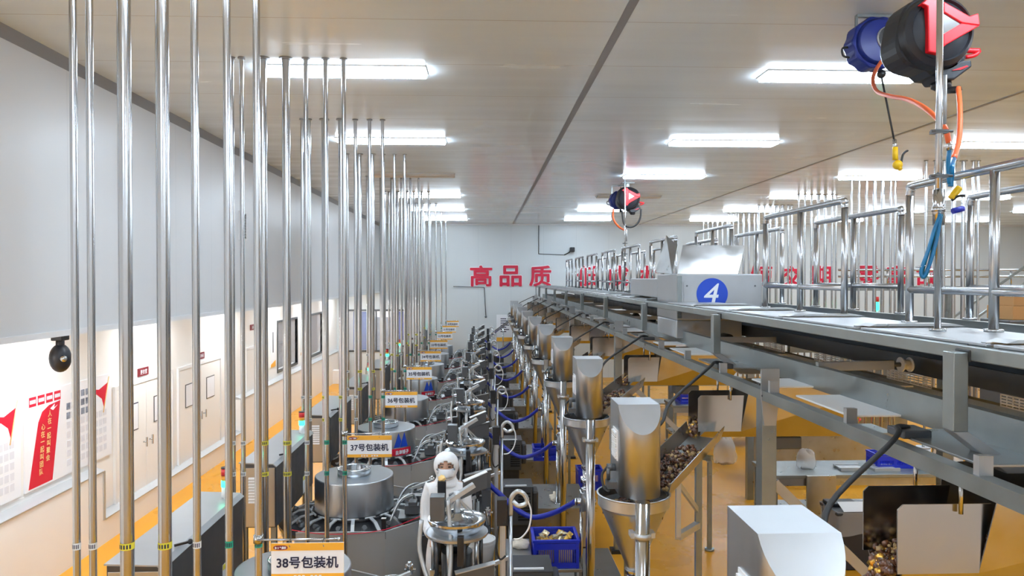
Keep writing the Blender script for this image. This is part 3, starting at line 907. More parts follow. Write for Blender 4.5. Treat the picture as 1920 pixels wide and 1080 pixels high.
def hopper(hx, hy, label, pole_base=0.0):
    t = thing('cone_hopper', label, 'hopper', (hx, hy, 0), 'cone hoppers with feeder heads')
    MB().lathe([(.035, 1.74), (.20, 2.12), (.215, 2.135), (.215, 2.195), (.222, 2.20), (.222, 2.206), (.211, 2.206), (.208, 2.14), (.195, 2.12), (.03, 1.76)], (hx, hy, 0), 44, sharp=(1, 2, 3, 6, 7), caps=False).build('cone', M['steel'], t)
    MB().lathe([(.05, 1.715), (.052, 1.74), (.036, 1.745)], (hx, hy, 0), 24, sharp=(1,)).cyl((hx, hy, 1.50), (hx, hy, 1.715), .036, n=18).cyl((hx, hy, 1.58), (hx, hy, 1.63), .055, n=18).build('outlet_pipe', M['chrome'], t)
    m = MB().box(hx - .06, hx + .06, hy - .06, hy + .06, 1.32, 1.50).cyl((hx - .09, hy, 1.4), (hx + .09, hy, 1.4), .035).cyl((hx, hy - .12, 1.42), (hx, hy - .05, 1.42), .03).cyl((hx, hy, 1.50), (hx, hy, 1.53), .05)
    m.build('pump_body', M['chrome'], t, .006)
    m = MB()
    for dx in (-.045, .045): m.cyl((hx + dx, hy + .03, pole_base + .62), (hx + dx, hy + .03, 1.33), .018, n=10)
    m.cyl((hx, hy + .03, .62), (hx, hy + .03, .64), .09, n=18)
    m.build('pump_legs', M['chrome'], t)
    px, py = hx + .0, hy - .262
    MB().cyl((px, py, .05), (px, py, 2.225), .042, n=22).build('pole', M['chrome'], t)
    MB().cyl((px, py, 0), (px, py, .05), .09, n=22).build('pole_flange', M['chrome'], t)
    MB().cyl((px, py, 2.02), (px, py, 2.05), .05, n=20).box(px - .07, px - .045, py - .01, py + .06, 2.02, 2.05).box(px + .045, px + .07, py - .01, py + .06, 2.02, 2.05).build('pole_clamp', M['alu'], t)
    # feeder head: round-fronted housing cut by a slanted plate
    cx, cy = hx + .012, hy - .10
    rr_ = .124
    prof = [(cx + rr_ * math.cos(a), cy + rr_ * math.sin(a)) for a in [pi + pi * i / 20 for i in range(21)]]
    prof += [(cx + rr_, cy + .27), (cx - rr_, cy + .27)]
    ztop = 2.755
    def zt(y): return ztop if y > cy else ztop - (cy - y) * 1.25
    m = MB()
    n = len(prof)
    i0 = m.add([(x, y, 2.225) for x, y in prof]); j0 = m.add([(x, y, zt(y)) for x, y in prof])
    for q in range(n):
        l = (q + 1) % n
        m.face([i0 + q, i0 + l, j0 + l, j0 + q], q < 20)
    m.face([i0 + q for q in range(n)][::-1])
    hd = m.build('feeder_head', M['steel'], t)
    m = MB()
    i1 = m.add([(x, y, zt(y)) for x, y in prof[:21]]); m.face([i1 + q for q in range(21)])
    i2 = m.add([(cx + rr_, cy, ztop), (cx + rr_, cy + .27, ztop), (cx - rr_, cy + .27, ztop), (cx - rr_, cy, ztop)]); m.face([i2 + q for q in range(4)])
    m.build('head_cover', M['lid'], hd)
    m = MB()
    for q in range(11): m.box(cx - rr_ - .016, cx - rr_, cy + .02, cy + .14, 2.43 + q * .0145, 2.44 + q * .0145)
    m.box(cx - rr_ - .006, cx - rr_, cy + .01, cy + .15, 2.42, 2.60)
    m.build('louvre', M['white'], hd)
    m = MB().cyl((cx - rr_ - .05, cy + .10, 2.36), (cx - rr_, cy + .10, 2.36), .022).cyl((cx - rr_ - .045, cy + .08, 2.29), (cx - rr_ - .045, cy + .08, 2.36), .012).box(cx - rr_ - .06, cx - rr_, cy + .02, cy + .1, 2.25, 2.29)
    m.build('cable_gland', M['gun'], hd)
    MB().tube([(cx - rr_ - .05, cy + .1, 2.36), (cx - rr_ - .085, cy + .07, 2.32), (cx - rr_ - .08, cy + .02, 2.26), (cx - rr_ - .05, cy + .0, 2.24)], .008, 6).build('short_cable', M['rubber'], hd)
    MB().box(cx - .02, cx + .02, cy + .12, cy + .16, 2.14, 2.225).cyl((cx, cy + .02, 2.12), (cx, cy + .02, 2.225), .03).build('level_probe', M['alu'], hd)
    return t


HX, HY = .905, 4.47
hop0 = hopper(HX, HY, 'cone hopper and round-fronted feeder head on a pole beside ' + sign_of(0))


def heap(name, label, cat, pts, mats, seed, rmin, rmax, n, squash=1.0, group=None):
    rg = random.Random(seed); m = MB()
    for i in range(n):
        p = pts(rg); m.mi = rg.choices(range(len(mats)), [4, 1.2, 1][:len(mats)])[0]
        m.rock(p, rg.uniform(rmin, rmax), rg)
    o = m.build(name, mats)
    return tag(o, label, cat, group, 'stuff')


def in_cone(rg):
    a = rg.uniform(0, 2 * pi); r = math.sqrt(rg.random()) * .175
    return (HX + r * math.cos(a), HY + r * math.sin(a), 2.10 + (.18 - r) * .15 + rg.uniform(-.01, .01))


fd0 = heap('food_filling', 'dark braised food filling the cone hopper beside ' + sign_of(0), 'food', in_cone, [M['food'], M['food_pale']], 5, .018, .034, 170, group='food inside the cone hoppers')
t = thing('blue_hose', 'blue hose sagging from the pump to the filling turret of ' + sign_of(0), 'hose', (.55, 4.95, 1.1), 'blue product hoses')
MB().tube([(.80, 4.47, 1.40), (.74, 4.62, 1.31), (.66, 4.76, 1.22), (.52, 4.86, 1.14), (.40, 4.92, 1.12), (.26, 4.99, 1.18), (.10, 5.1, 1.30), (-.04, 5.2, 1.40)], .026, 12, 6).build('hose', M['blue_hose'], t)
MB().cyl((.80, 4.475, 1.40), (.86, 4.47, 1.40), .02).cyl((.80, 4.475, 1.40), (.815, 4.47, 1.40), .034).build('coupling', M['chrome'], t)
hose0 = t
for k in range(1, NM):
    o = (0, S * k, 0)
    if k < 8: dup(box0, o, 'grey louvred control box beside the sensor column of ' + sign_of(k))
    dup(ben0, o, 'low steel bench under the cone hopper of ' + sign_of(k))
    o2 = (.06 if k == 1 else .08, S * k, 0)
    dup(hop0, o2, 'cone hopper and round-fronted feeder head on a pole beside ' + sign_of(k))
    f = fd0.copy(); COL.objects.link(f); f.location = fd0.location + Vector(o2); f['label'] = 'dark braised food filling the cone hopper beside ' + sign_of(k)
    dup(hose0, o2, 'blue hose sagging from the pump to the filling turret of ' + sign_of(k))
hopn = dup(hop0, (.005, -2.23, 0), 'cone hopper with flat-topped feeder head, closest to the viewer below the platform')
f = fd0.copy(); COL.objects.link(f); f.location = fd0.location + Vector((.005, -2.23, 0)); f['label'] = 'dark braised food filling the hopper closest to the viewer'

# ------------------------------------------------------------------ troughs, vibrating feeders, cables (one per machine)
ax = Vector((1.53 - 1.10, 5.12 - 4.62, 0)).normalized()
A, B = Vector((1.02, 4.53, 2.17)), Vector((1.53, 5.10, 2.40))
sd = Vector((ax.y, -ax.x, 0))      # towards the viewer / platform side
t = thing('chute', 'slanted steel chute on a stand feeding the cone hopper beside ' + sign_of(0), 'chute', (1.4, 5.0, 0), 'slanted chutes')
hw = .11
m = MB()
up = Vector((0, 0, .095))
m.plate([A - sd * hw, A + sd * hw, B + sd * hw, B - sd * hw], .005)
m.plate([A + sd * hw, B + sd * hw, B + sd * (hw + .03) + up, A + sd * (hw + .03) + up], .005)
m.plate([A - sd * hw, B - sd * hw, B - sd * (hw + .03) + up, A - sd * (hw + .03) + up], .005)
m.build('trough', M['plate'], t)
C = A.lerp(B, .72)
for s_ in (.6,):
    q = C + sd * s_ * .09
    MB().box(q.x - .02, q.x + .02, q.y - .02, q.y + .02, .03, q.z - .01).cyl((q.x, q.y, 0), (q.x, q.y, .03), .05).build('leg', M['frame'], t)
MB().bar(C - sd * .15 - Vector((0, 0, .02)), C + sd * .15 - Vector((0, 0, .02)), .04, .03).build('top_bar', M['frame'], t)
C = C + sd * .054
q = C - ax * .30
MB().bar((C.x, C.y, 1.86), (q.x, q.y, 1.86), .04, .04).bar((q.x, q.y, 1.86), (q.x - .0, q.y, 2.22), .03, .03).bar((C.x, C.y, 1.95), (q.x, q.y, 2.2), .02, .03).build('brace', M['alu'], t)
chu0 = t


def in_trough(rg):
    u = rg.uniform(.05, .72); v = rg.uniform(-.9, .9)
    p = A.lerp(B, u) + sd * v * hw + Vector((0, 0, .025 + rg.random() * .05 * (1 - abs(v)) * (1.15 - u)))
    return p


tf0 = heap('food_stream', 'braised food sliding down the slanted chute beside ' + sign_of(0), 'food', in_trough, [M['food'], M['food'], M['food_pale']], 9, .008, .021, 300, group='food on the slanted chutes')
FX, FY = 1.48, 5.1
t = thing('vibrating_feeder', 'boxy steel feeder tray under the platform for ' + sign_of(0), 'feeder', (FX + .5, FY + .12, 2.38), 'vibrating feeders under the platform')
x0, x1, y0, y1, z0, z1 = FX, FX + 1.05, FY, FY + .24, 2.42, 2.69
m = MB()
m.prism([(y0, z0 + .02), (y0 + .03, z0 - .025), (y1 - .03, z0 - .025), (y1, z0 + .02), (y1 - .006, z0 + .022), (y1 - .034, z0 - .019), (y0 + .034, z0 - .019), (y0 + .006, z0 + .022)], x0 + .02, x1, 'yz')
m.build('trough', M['feeder'], t)
for yy, nm in ((y0, 'front_plate'), (y1, 'rear_plate')):
    MB().prism([(x0, z0 + .02), (x0 + .30, z0 + .02), (x0 + .345, z1), (x0 + .02, z1), (x0, z1 - .02)], yy - .003, yy + .003, 'xz').build('side_plate', M['feeder'], t)
for s_, yy in ((-1, y0), (1, y1)):
    MB().plate([(x0 + .30, yy, z0 + .02), (x1, yy, z0 + .02), (x1 + .15, yy + s_ * .22, 2.765), (x0 + .345, yy + s_ * .05, 2.765)], .005).build('hopper_plate', M['feeder'], t)
MB().plate([(x1, y0, z0 + .02), (x1, y1, z0 + .02), (x1 + .15, y1 + .22, 2.765), (x1 + .15, y0 - .22, 2.765)], .005).build('hopper_plate', M['feeder'], t)
MB().box(x0 + .5, x0 + .75, y0 + .04, y1 - .04, z0 - .12, z0 - .03).build('vibrator', M['gun'], t, .01)
for dx in (.12, .95):
    for yy in (y0 - .02, y1 + .02): MB().cyl((x0 + dx + (.1 if dx < .5 else 0), yy, z1 - .03), (x0 + dx + (.1 if dx < .5 else 0), yy, 2.80), .008, n=8).build('hanger_rod', M['chrome'], t)
fee0 = t


def in_feeder(rg):
    u = rg.random()
    return (FX + .0 + u * .36, FY + .03 + rg.random() * .18, 2.44 + rg.random() * (.03 + .09 * u))


ff0 = heap('food_pile', 'brown food at the mouth of the feeder tray for ' + sign_of(0), 'food', in_feeder, [M['food'], M['food_pale'], M['gold']], 11, .007, .021, 420, group='food in the feeder trays')


def falling(rg):
    u = rg.random()
    return (FX - .005 - .035 * u + rg.uniform(-.014, .014), FY + .06 + rg.uniform(-.03, .07) + .0 * u, 2.46 - .10 * u)


fa0 = heap('food_drip', 'golden oily food spilling off the feeder tray for ' + sign_of(0), 'food', falling, [M['food'], M['gold'], M['gold']], 13, .016, .03, 60, group='food spilling from the feeder trays')


def cable(hx, hy, tx, ty, label):
    t = thing('power_cable', label, 'cable', (hx, hy, 2.3), 'black power cables to the platform')
    MB().tube([(hx + .13, hy + .02, 2.60), (hx + .19, hy + .12, 2.62), (hx + .3, hy + .35, 2.70), (tx - .05, ty - .12, 2.86), (tx + .03, ty, 2.885), (tx + .10, ty + .04, 2.875)], .011, 8, 6).build('cord', M['rubber'], t)
    MB().box(tx + .04, tx + .16, ty - .03, ty + .10, 2.84, 2.875).build('junction_box', M['dark'], t, .006)
    return t


cb0 = cable(HX + .02, HY, 1.66, 5.40, 'black cable from the feeder head of %s to the platform' % sign_of(0))
for k in range(1, NM):
    o = (0, S * k, 0); o2 = (.06 if k == 1 else .08, S * k, 0)
    dup(chu0, o, 'slanted steel chute on a stand feeding the cone hopper beside ' + sign_of(k))
    dup(fee0, o, 'boxy steel feeder tray under the platform for ' + sign_of(k))
    dup(cb0, o, 'black cable from the feeder head of %s to the platform' % sign_of(k))
    for f0, lb in ((tf0, 'braised food sliding down the slanted chute beside '), (ff0, 'brown food at the mouth of the feeder tray for '), (fa0, 'golden oily food spilling off the feeder tray for ')):
        if k > 5: continue
        f = f0.copy(); COL.objects.link(f); f.location = f0.location + Vector(o); f['label'] = lb + sign_of(k)
dup(fee0, (0, -2.49, 0), 'boxy steel feeder tray with tall side plates, closest to the viewer under the platform')
for f0, lb in ((ff0, 'heap of glistening brown food in the feeder tray closest to the viewer'), (fa0, 'golden oily food spilling off the feeder tray closest to the viewer')):
    f = f0.copy(); COL.objects.link(f); f.location = f0.location + Vector((0, -2.49, 0)); f['label'] = lb
cable(HX + .02, HY - 2.23, 1.68, 3.02, 'thick black power cable from the feeder head closest to the viewer to the platform')
# ------------------------------------------------------------------ steel conveyor platform
PY0, PY1 = 1.4, 25.4
t = thing('conveyor_platform', 'long steel conveyor platform on posts running beside the cone hoppers to the back wall', 'platform', (2.2, 13.4, 0))
plat = t
MB().box(1.80, 1.86, PY0, PY1, 3.195, 3.248).build('deck_beam', M['frame'], t, .004)
MB().box(2.30, 2.34, PY0, PY1, 3.16, 3.235).build('deck_beam', M['frame'], t, .004)
m = MB().prism([(2.0, 2.830), (2.006, 2.830), (2.006, 2.962), (2.05, 2.962), (2.05, 2.970), (2.0, 2.970)], PY0, PY1, 'xz')
m.build('side_panel', M['frame'], t)
MB().prism([(1.66, 2.772), (1.72, 2.772), (1.72, 2.78), (1.666, 2.78), (1.666, 2.823), (1.72, 2.823), (1.72, 2.832), (1.66, 2.832)], PY0, PY1, 'xz').build('lower_beam', M['frame'], t)
MB().box(2.70, 2.76, PY0, PY1, 2.772, 2.832).build('lower_beam', M['frame'], t)
MB().prism([(2.64, 3.025), (2.66, 3.025), (2.66, 2.92), (3.1, 2.92), (3.1, 3.025), (3.12, 3.025), (3.12, 2.912), (2.652, 2.912), (2.652, 3.017), (2.64, 3.017)], PY0, PY1, 'xz').build('conveyor_pan', M['dark'], t)
MB().box(2.34, 2.84, PY0, PY1, 3.128, 3.14).build('walkway', M['dark'], t)
MB().box(3.12, 4.3, PY0, PY1, 2.90, 2.93).box(4.28, 4.3, PY0, PY1, 2.93, 3.04).build('added_shade_deck', M['dark'], t)  # unseen deck, added to block ceiling light and darken the space under the platform
MB().box(2.84, 2.865, PY0, PY1, 3.02, 3.245).box(2.832, 2.88, PY0, PY1, 3.245, 3.253).build('kick_plate', M['frame'], t)
for y in (2.70, 5.60, 8.15, 10.75, 13.35, 15.95, 18.55, 21.15, 23.75):
    m = MB().box(1.742, 1.798, y, y + .07, 2.93, 3.225)
    m.build('strut', M['frame'], t, .003)
    MB().prism([(1.742, 2.93), (1.798, 2.93), (1.972, 2.815), (2.65, 2.815), (2.65, 2.772), (1.95, 2.772)], y, y + .07, 'xz').build('strut_foot', M['lid'], t, .003)
    MB().box(1.795, 1.805, y - .01, y + .08, 3.19, 3.235).build('strut_cap', M['black'], t, .006)
for j in range(26):
    y = 1.95 + .92 * j
    if j % 2 == 1 and j > 3: MB().bar((2.02, y, 2.955), (2.60, y, 2.955), .03, .05).build('cross_bar', M['lid'], t, .002)
    MB().box(1.67, 1.72, y + .5, y + .53, 2.832, 2.90).build('upright_tab', M['lid'], t)
for j in range(25):
    y = 1.6 + .95 * j
    MB().box(1.75, 2.62 if j % 2 else 2.4, y, y + (.62 if j % 3 else .36), 2.836, 2.846).build('tray_plate', M['white'] if j % 3 != 1 else M['plate'], t, .002)
for j in range(5):
    y = 4.40 + 5 * j
    MB().box(1.665, 1.755, y, y + .10, .04, 2.77).build('post', M['frame'], t, .004)
    MB().prism([(1.655, 2.96), (1.765, 2.96), (1.765, 2.80), (1.745, 2.62), (1.675, 2.62), (1.655, 2.80)], y - .012, y, 'xz').build('gusset', M['lid'], t)
    MB().box(1.62, 1.78, y - .03, y + .14, 0, .04).build('post_foot', M['black'], t)
    m = MB()
    for bx in (1.66, 1.69, 1.72): m.cyl((bx, y - .02, 2.80), (bx, y - .012, 2.80), .006, n=8)
    m.build('bolts', M['gun'], t)
    MB().box(4.16, 4.26, y + 2.2, y + 2.3, 0, 2.83).build('post', M['frame'], t)
    MB().bar((2.76, y + 2.25, 2.86), (4.28, y + 2.25, 2.86), .05, .06).build('cross_beam', M['frame'], t)
    if j < 2:
        MB().bar((1.76, y + .06, 2.26), (2.9, y + .06, 1.15), .06, .035, (0, 1, 0)).build('diagonal_brace', M['lid'], t)
        MB().bar((2.9, y + .06, .03), (2.9, y + .06, 1.19), .05, .05, (0, 1, 0)).cyl((2.9, y + .06, 0), (2.9, y + .06, .03), .06).build('brace_leg', M['frame'], t)
y = 4.45
MB().cyl((2.535, y, 2.975), (2.543, y, 2.975), .046, n=20).cyl((2.543, y, 2.975), (2.59, y, 2.975), .03, n=20).cyl((2.59, y, 2.975), (2.60, y, 2.975), .044, n=20).build('nylon_roller', M['white'], t)
MB().cyl((2.48, y, 2.975), (2.535, y, 2.975), .014).build('roller_axle', M['gun'], t)
MB().bar((2.02, y, 2.965), (2.49, y, 2.975), .035, .055).build('cross_bar', M['lid'], t, .002)
for j in range(8):
    y = 3.3 + 1.1 * j
    m = MB()
    for r in range(5): m.box(2.70, 2.705, y, y + .5, 2.83 + r * .015, 2.838 + r * .015)
    for r in range(12): m.box(2.701, 2.704, y + r * .045, y + r * .045 + .006, 2.83, 2.897)
    m.build('grid_panel', M['mesh_white'], t)
    if j < 3: continue
    m = MB().cyl((2.4, y + .6, 2.91), (2.4, y + .78, 2.91), .045).box(2.36, 2.44, y + .62, y + .7, 2.846, 2.9)
    m.build('vibration_motor', M['black'], t, .004)
MB().tube([(1.80, PY1, 3.23), (1.80, PY1 + .25, 3.22), (1.80, PY1 + .28, 3.15), (1.80, PY1 + .2, 2.92), (1.80, PY1, 2.90)], .02, 6, 3).build('end_loop', M['frame'], t)

lid0 = None
for j in range(24):
    y = 1.69 + .95 * j
    lb = 'pale steel deck lid with dark lip, %s along the platform edge going away' % (ORD[j] if j < 18 else ('nineteenth', 'twentieth', 'twenty-first', 'twenty-second', 'twenty-third', 'twenty-fourth')[j - 18])
    if j == 6: continue
    if lid0 is None:
        lid0 = thing('deck_lid', lb, 'lid', (2.07, y, 3.248), 'deck lids of the platform')
        MB().box(1.835, 2.34, y + .02, y + .93, 3.249, 3.262).box(1.835, 2.34, y + .02, y + .05, 3.262, 3.268).build('plate', M['lid'], lid0, .003)
        MB().prism([(1.86, 3.268), (1.90, 3.280), (2.28, 3.280), (2.34, 3.268)], y - .055, y + .055, 'xz').build('lip', M['plate'], lid0)
        MB().box(1.832, 1.84, y + .12, y + .9, 3.24, 3.252).build('edge_strip', M['gun'], lid0)
    else: dup(lid0, (0, .95 * j, 0), lb)


def hoop(x, ya, yb, zb, zt, zm, label, mid=True):
    t = thing('guard_rail', label, 'guard rail', (x, (ya + yb) / 2, zb), 'guard rails of the platform')
    r = .021
    c = .05
    MB().tube([(x, ya, zt - c), (x, ya + .012, zt - .014), (x, ya + c, zt), (x, (ya + yb) / 2, zt), (x, yb - c, zt), (x, yb - .012, zt - .014), (x, yb, zt - c)], r, 10, 4).build('top_rail', M['rail'], t)
    for yy in (ya, yb) + (((ya + yb) / 2,) if mid else ()):
        MB().cyl((x, yy, zb), (x, yy, zt - (c if yy != (ya + yb) / 2 else .01)), .021, n=12).cyl((x, yy, zb), (x, yy, zb + .012), .04, n=12).build('post', M['rail'], t)
    MB().cyl((x, ya, zm), (x, yb, zm), .019, n=12).build('mid_rail', M['rail'], t)
    return t


n = 0
for j in range(9):
    if j == 2: continue
    ya = 2.55 + 2.07 * j
    if j == 0: ya = 2.58
    hoop(2.27, ya, ya + 1.32, 3.262, 3.99, 3.44, 'polished guard rail hoop standing on the deck lids, %s going away' % ORD[n]); n += 1
hoop(2.80, 8.35, 9.75, 3.14, 4.10, 3.5, 'polished guard rail hoop rising behind the machine numbered 4')
n = 0
for j in range(8):
    ya = 3.02 + 2.07 * j
    hoop(2.90, ya, ya + 1.33, 3.253, 3.985, 3.445, 'polished guard rail hoop along the kick plate, %s going away' % ORD[n]); n += 1

# ------------------------------------------------------------------ feeder machine with the number 4
bx0, bx1, by0, by1, bz0, bz1 = 1.93, 2.80, 7.4, 8.25, 3.08, 3.545
t = thing('conveyor_feeder', 'boxy steel feeder machine with blue number 4 disc and sloped intake, on the platform', 'machine', (2.3, 7.6, 3.27))
MB().box(bx0, bx1, by0, by1, bz0, bz1).build('body', M['lid'], t, .012)
m = MB()
m.plate([(bx0 + .07, by0 - .004, bz0 + .09), (bx1 - .05, by0 - .004, bz0 + .09), (bx1 - .05, by0 - .004, bz1 - .09), (bx0 + .07, by0 - .004, bz1 - .09)], .006)
m.build('front_panel', M['lid'], t)
m = MB()
for x in (bx0 + .1, bx1 - .08):
    for z in (bz0 + .12, bz1 - .12): m.cyl((x, by0 - .012, z), (x, by0 - .004, z), .009, n=8)
m.build('bolts', M['gun'], t)
MB().box(bx0 - .0, bx0 + .05, by0 - .012, by0 + .0, bz0 + .02, bz1 - .02).build('corner_strip', M['frame'], t, .004)
cx, cz = 2.285, 3.345
MB().cyl((cx, by0 - .012, cz), (cx, by0 - .007, cz), .158, n=48).build('number_disc', M['badge'], t)
text('4', .21, M['paper'], t, 'number', (cx - .005, by0 - .0135, cz), up=(.22, 0, 1), bold=.008, width=.14)
MB().box(cx - .01, cx + .075, by0 - .015, by0 - .013, cz - .112, cz - .097).build('number_foot', M['paper'], t)
m = MB()
m.plate([(1.96, by0 + .10, bz1), (2.58, by0 + .10, bz1), (2.74, by0 + .34, bz1 + .30), (2.08, by0 + .34, bz1 + .30)], .006)
m.build('intake_plate', M['feeder'], t)
MB().plate([(1.91, by0 + .11, bz1), (2.03, by0 + .35, bz1 + .30), (1.97, by0 + .6, bz1 + .42), (1.83, by0 + .5, bz1 + .02)], .006).build('intake_side', M['plate'], t)
MB().plate([(2.52, by0 + .11, bz1), (2.68, by0 + .35, bz1 + .30), (2.74, by0 + .6, bz1 + .42), (2.62, by0 + .5, bz1 + .02)], .006).build('intake_side', M['plate'], t)
MB().box(1.93, 2.2, by1, by1 + 1.5, 3.285, 3.50).build('infeed_duct', M['lid'], t, .01)
MB().box(1.93, 2.6, by0 + .02, by1 - .02, 2.90, bz0).build('lower_chute', M['lid'], t, .01)

# ------------------------------------------------------------------ hose reels, rod, hoses
def reel(c, rad, label, kind, s=1.0):
    x, y, z = c
    t = thing('hose_reel', label, 'hose reel', (x, y, z), 'hose reels on the ceiling')
    if kind == 'black':
        o = []
        for i in range(40):
            a = 2 * pi * i / 40
            r = rad * (1 + .055 * math.cos(4 * (a - .6)) + (.10 if 4.6 < a < 5.7 else 0))
            o.append((x + r * math.cos(a), z + r * math.sin(a)))
        MB().prism(o, y - .02, y + .20, 'xz').build('case', M['reel_black'], t, .03)
        Mx = Matrix.Rotation(pi / 2, 4, 'X')
        MB().lathe([(rad * .98, -.0), (rad * .92, .05), (rad * .80, .075), (rad * .76, .06), (rad * .74, .065), (.01, .085)], (x, y - .02, z), 44, sharp=(1, 2, 3), M=Mx).build('face_dome', M['reel_black'], t)
        q = rad / 430
        def PP(pts): return [(x + (u - 620) * q, z - (v - 430) * q) for u, v in pts]
        for pts in ([(350, 160), (420, 190), (435, 690), (560, 715), (600, 640), (600, 130), (530, 62), (450, 75)],
                    [(600, 130), (600, 250), (810, 370), (1020, 395), (1000, 255), (900, 290)],
                    [(1020, 395), (810, 370), (600, 495), (600, 640), (640, 610)]):
            MB().prism(PP(pts)[::-1], y - .122, y - .07, 'xz').build('red_emblem', M['bright_red'], t, .006)
        MB().prism(PP([(600, 250), (600, 495), (810, 370)]), y - .112, y - .08, 'xz').build('emblem_plate', M['chrome'], t)
        MB().tube([(x + rad * 1.0, y + .05, z - rad * .32), (x + rad * 1.18, y + .04, z - rad * .34), (x + rad * 1.38, y + .03, z - rad * .36)], .016, 8, 3).tube([(x + rad * 1.38, y + .03, z - rad * .36), (x + rad * 1.25, y + .03, z - rad * .48), (x + rad * 1.02, y + .04, z - rad * .52)], .012, 8, 3).build('red_lever', M['bright_red'], t)
        ox, oz = x + rad * .42, z - rad * 1.12
        MB().prism([(ox - rad * .5, oz + .07), (ox + rad * .6, oz + .1), (ox + rad * .62, oz + .06), (ox + rad * .15, oz - .015), (ox - rad * .2, oz - .02)], y - .02, y + .16, 'xz').build('outlet_block', M['reel_black'], t, .01)
        MB().prism([(ox + rad * .05, oz + .035), (ox + rad * .45, oz + .065), (ox + rad * .5, oz + .06), (ox + rad * .3, oz + .04)], y - .025, y - .02, 'xz').build('red_trim', M['bright_red'], t)
        MB().lathe([(.03, oz - .06), (.055, oz - .045), (.055, oz - .015)], (ox, y + .06, 0), 16).build('hose_guide', M['black'], t)
        MB().box(x - .03, x + .03, y + .05, y + .15, z + rad * .9, CEIL - .01).box(x - .12, x + .12, y, y + .2, CEIL - .012, CEIL).build('bracket', M['frame'], t)
        return t, (ox, y + .06, oz - .06)
    o = []
    for i in range(60):
        a = 2 * pi * i / 60
        r = rad * (1 + .035 * math.cos(10 * a))
        o.append((x + r * math.cos(a), z + r * math.sin(a)))
    MB().prism(o, y - .0, y + .16, 'xz').build('case', M['reel_blue'], t, .02)
    Mx = Matrix.Rotation(pi / 2, 4, 'X')
    MB().lathe([(rad * .9, 0), (rad * .8, .03), (.01, .05)], (x, y, z), 36, sharp=(1,), M=Mx).build('face_dome', M['reel_blue'], t)
    MB().lathe([(rad * .44, .03), (rad * .44, .055), (.01, .056)], (x + rad * .25, y, z + rad * .05), 28, sharp=(1,), M=Mx).build('badge_disc', M['black'], t)
    MB().lathe([(rad * .47, .03), (rad * .47, .054), (rad * .43, .06), (rad * .43, .05)], (x + rad * .25, y, z + rad * .05), 28, sharp=(1, 2), M=Mx, caps=False).box(x + rad * .2, x + rad * .29, y - .06, y - .055, z - rad * .3, z + rad * .4).build('badge_ring', M['alu'], t)
    m = MB()
    for s_ in (-1, 1): m.bar((x + s_ * rad * .78 + .02, y + .08, z + rad * .55), (x + s_ * rad * .78 + .02, y + .08, CEIL - .01), .02, .012)
    m.bar((x - rad * .78 + .02, y + .08, CEIL - .012), (x + rad * .78 + .02, y + .08, CEIL - .012), .03, .02)
    m.build('bracket', M['frame'], t)
    MB().cyl((x + rad * .3, y + .08, z + rad * .8), (x + rad * .3, y + .08, CEIL), .006).build('threaded_rod', M['gun'], t)
    MB().tube([(x - rad * .98, y + .08, z - rad * .1), (x - rad * 1.22, y + .08, z - rad * .15), (x - rad * 1.2, y + .08, z - rad * .42), (x - rad * .95, y + .08, z - rad * .5)], .008, 6).build('side_loop', M['rubber'], t)
    MB().ball((x + rad * .28, y + .06, z - rad * 1.16), rad * .17).build('stop_ball', M['black'], t)
    return t, (x + rad * .28, y + .06, z - rad * 1.25)


cb = at(1748, 66, Y=4.25)
rb, ob = reel(cb, .218, 'big black hose reel with red emblem, in front of the blue reel', 'black')
cbl = at(1648, 78, Y=5.25)
rbl, obl = reel(cbl, .185, 'blue round hose reel hanging on the ceiling behind the black and red one', 'blue')
cf = at(1178, 372, Y=14.8)
rf, of = reel(cf, .235, 'small looking black hose reel with red emblem far along the platform', 'black')
cf2 = at(1160, 375, Y=15.2)
rf2, of2 = reel(cf2, .185, 'blue hose reel mostly hidden by the distant black reel', 'blue')


def rod(x, y, label):
    t = thing('steel_rod', label, 'rod', (x, y, 3.262), 'rods from deck to ceiling')
    MB().cyl((x, y, 3.262), (x, y, CEIL), .0145, n=16).build('tube', M['pipe'], t)
    MB().cyl((x, y, 3.262), (x, y, 3.275), .035).build('foot_flange', M['chrome'], t)
    for z in (4.16, 3.96): MB().box(x - .03, x + .03, y - .025, y + .025, z - .008, z + .008).cyl((x - .05, y - .02, z), (x + .05, y - .02, z), .006).build('clamp', M['gun'], t)
    MB().cyl((x, y, 3.74), (x, y, 3.90), .024).cyl((x, y, 3.80), (x, y, 3.82), .028).build('sleeve', M['chrome'], t)
    MB().cyl((x + .036, y + .02, 4.2), (x + .036, y + .02, 4.42), .01).build('nozzle_pipe', M['alu'], t)
    return t


rod(2.052, 3.3, 'thin steel rod from deck to ceiling in front of the big black and red reel')
rod(2.66, 14.0, 'thin steel rod from deck to ceiling in front of the distant reel')
Yh = 3.42
P = lambda px, py, Y=Yh: at(px, py, Y=Y)
t = thing('air_hose', 'orange hose from the black and red reel hanging beside the rod', 'hose', P(1800, 330), 'air hoses at the reels')
MB().tube([Vector(ob), at(1797, 168, Y=4.1)], .02, 8, 1).build('connector', M['black'], t)
MB().tube([at(1797, 165, Y=4.1), at(1800, 210, Y=3.95), at(1798, 262, Y=3.8), at(1788, 298, Y=3.6)], .0135, 10).build('hose', M['orange_hose'], t)
MB().tube([at(1788, 298, Y=3.6), P(1785, 312), P(1784, 332), P(1782, 350)], .012, 8).build('tail', M['air_blue'], t)
t = thing('air_hose', 'red orange hose curving from the blue reel across to the rod', 'hose', P(1778, 262), 'air hoses at the reels')
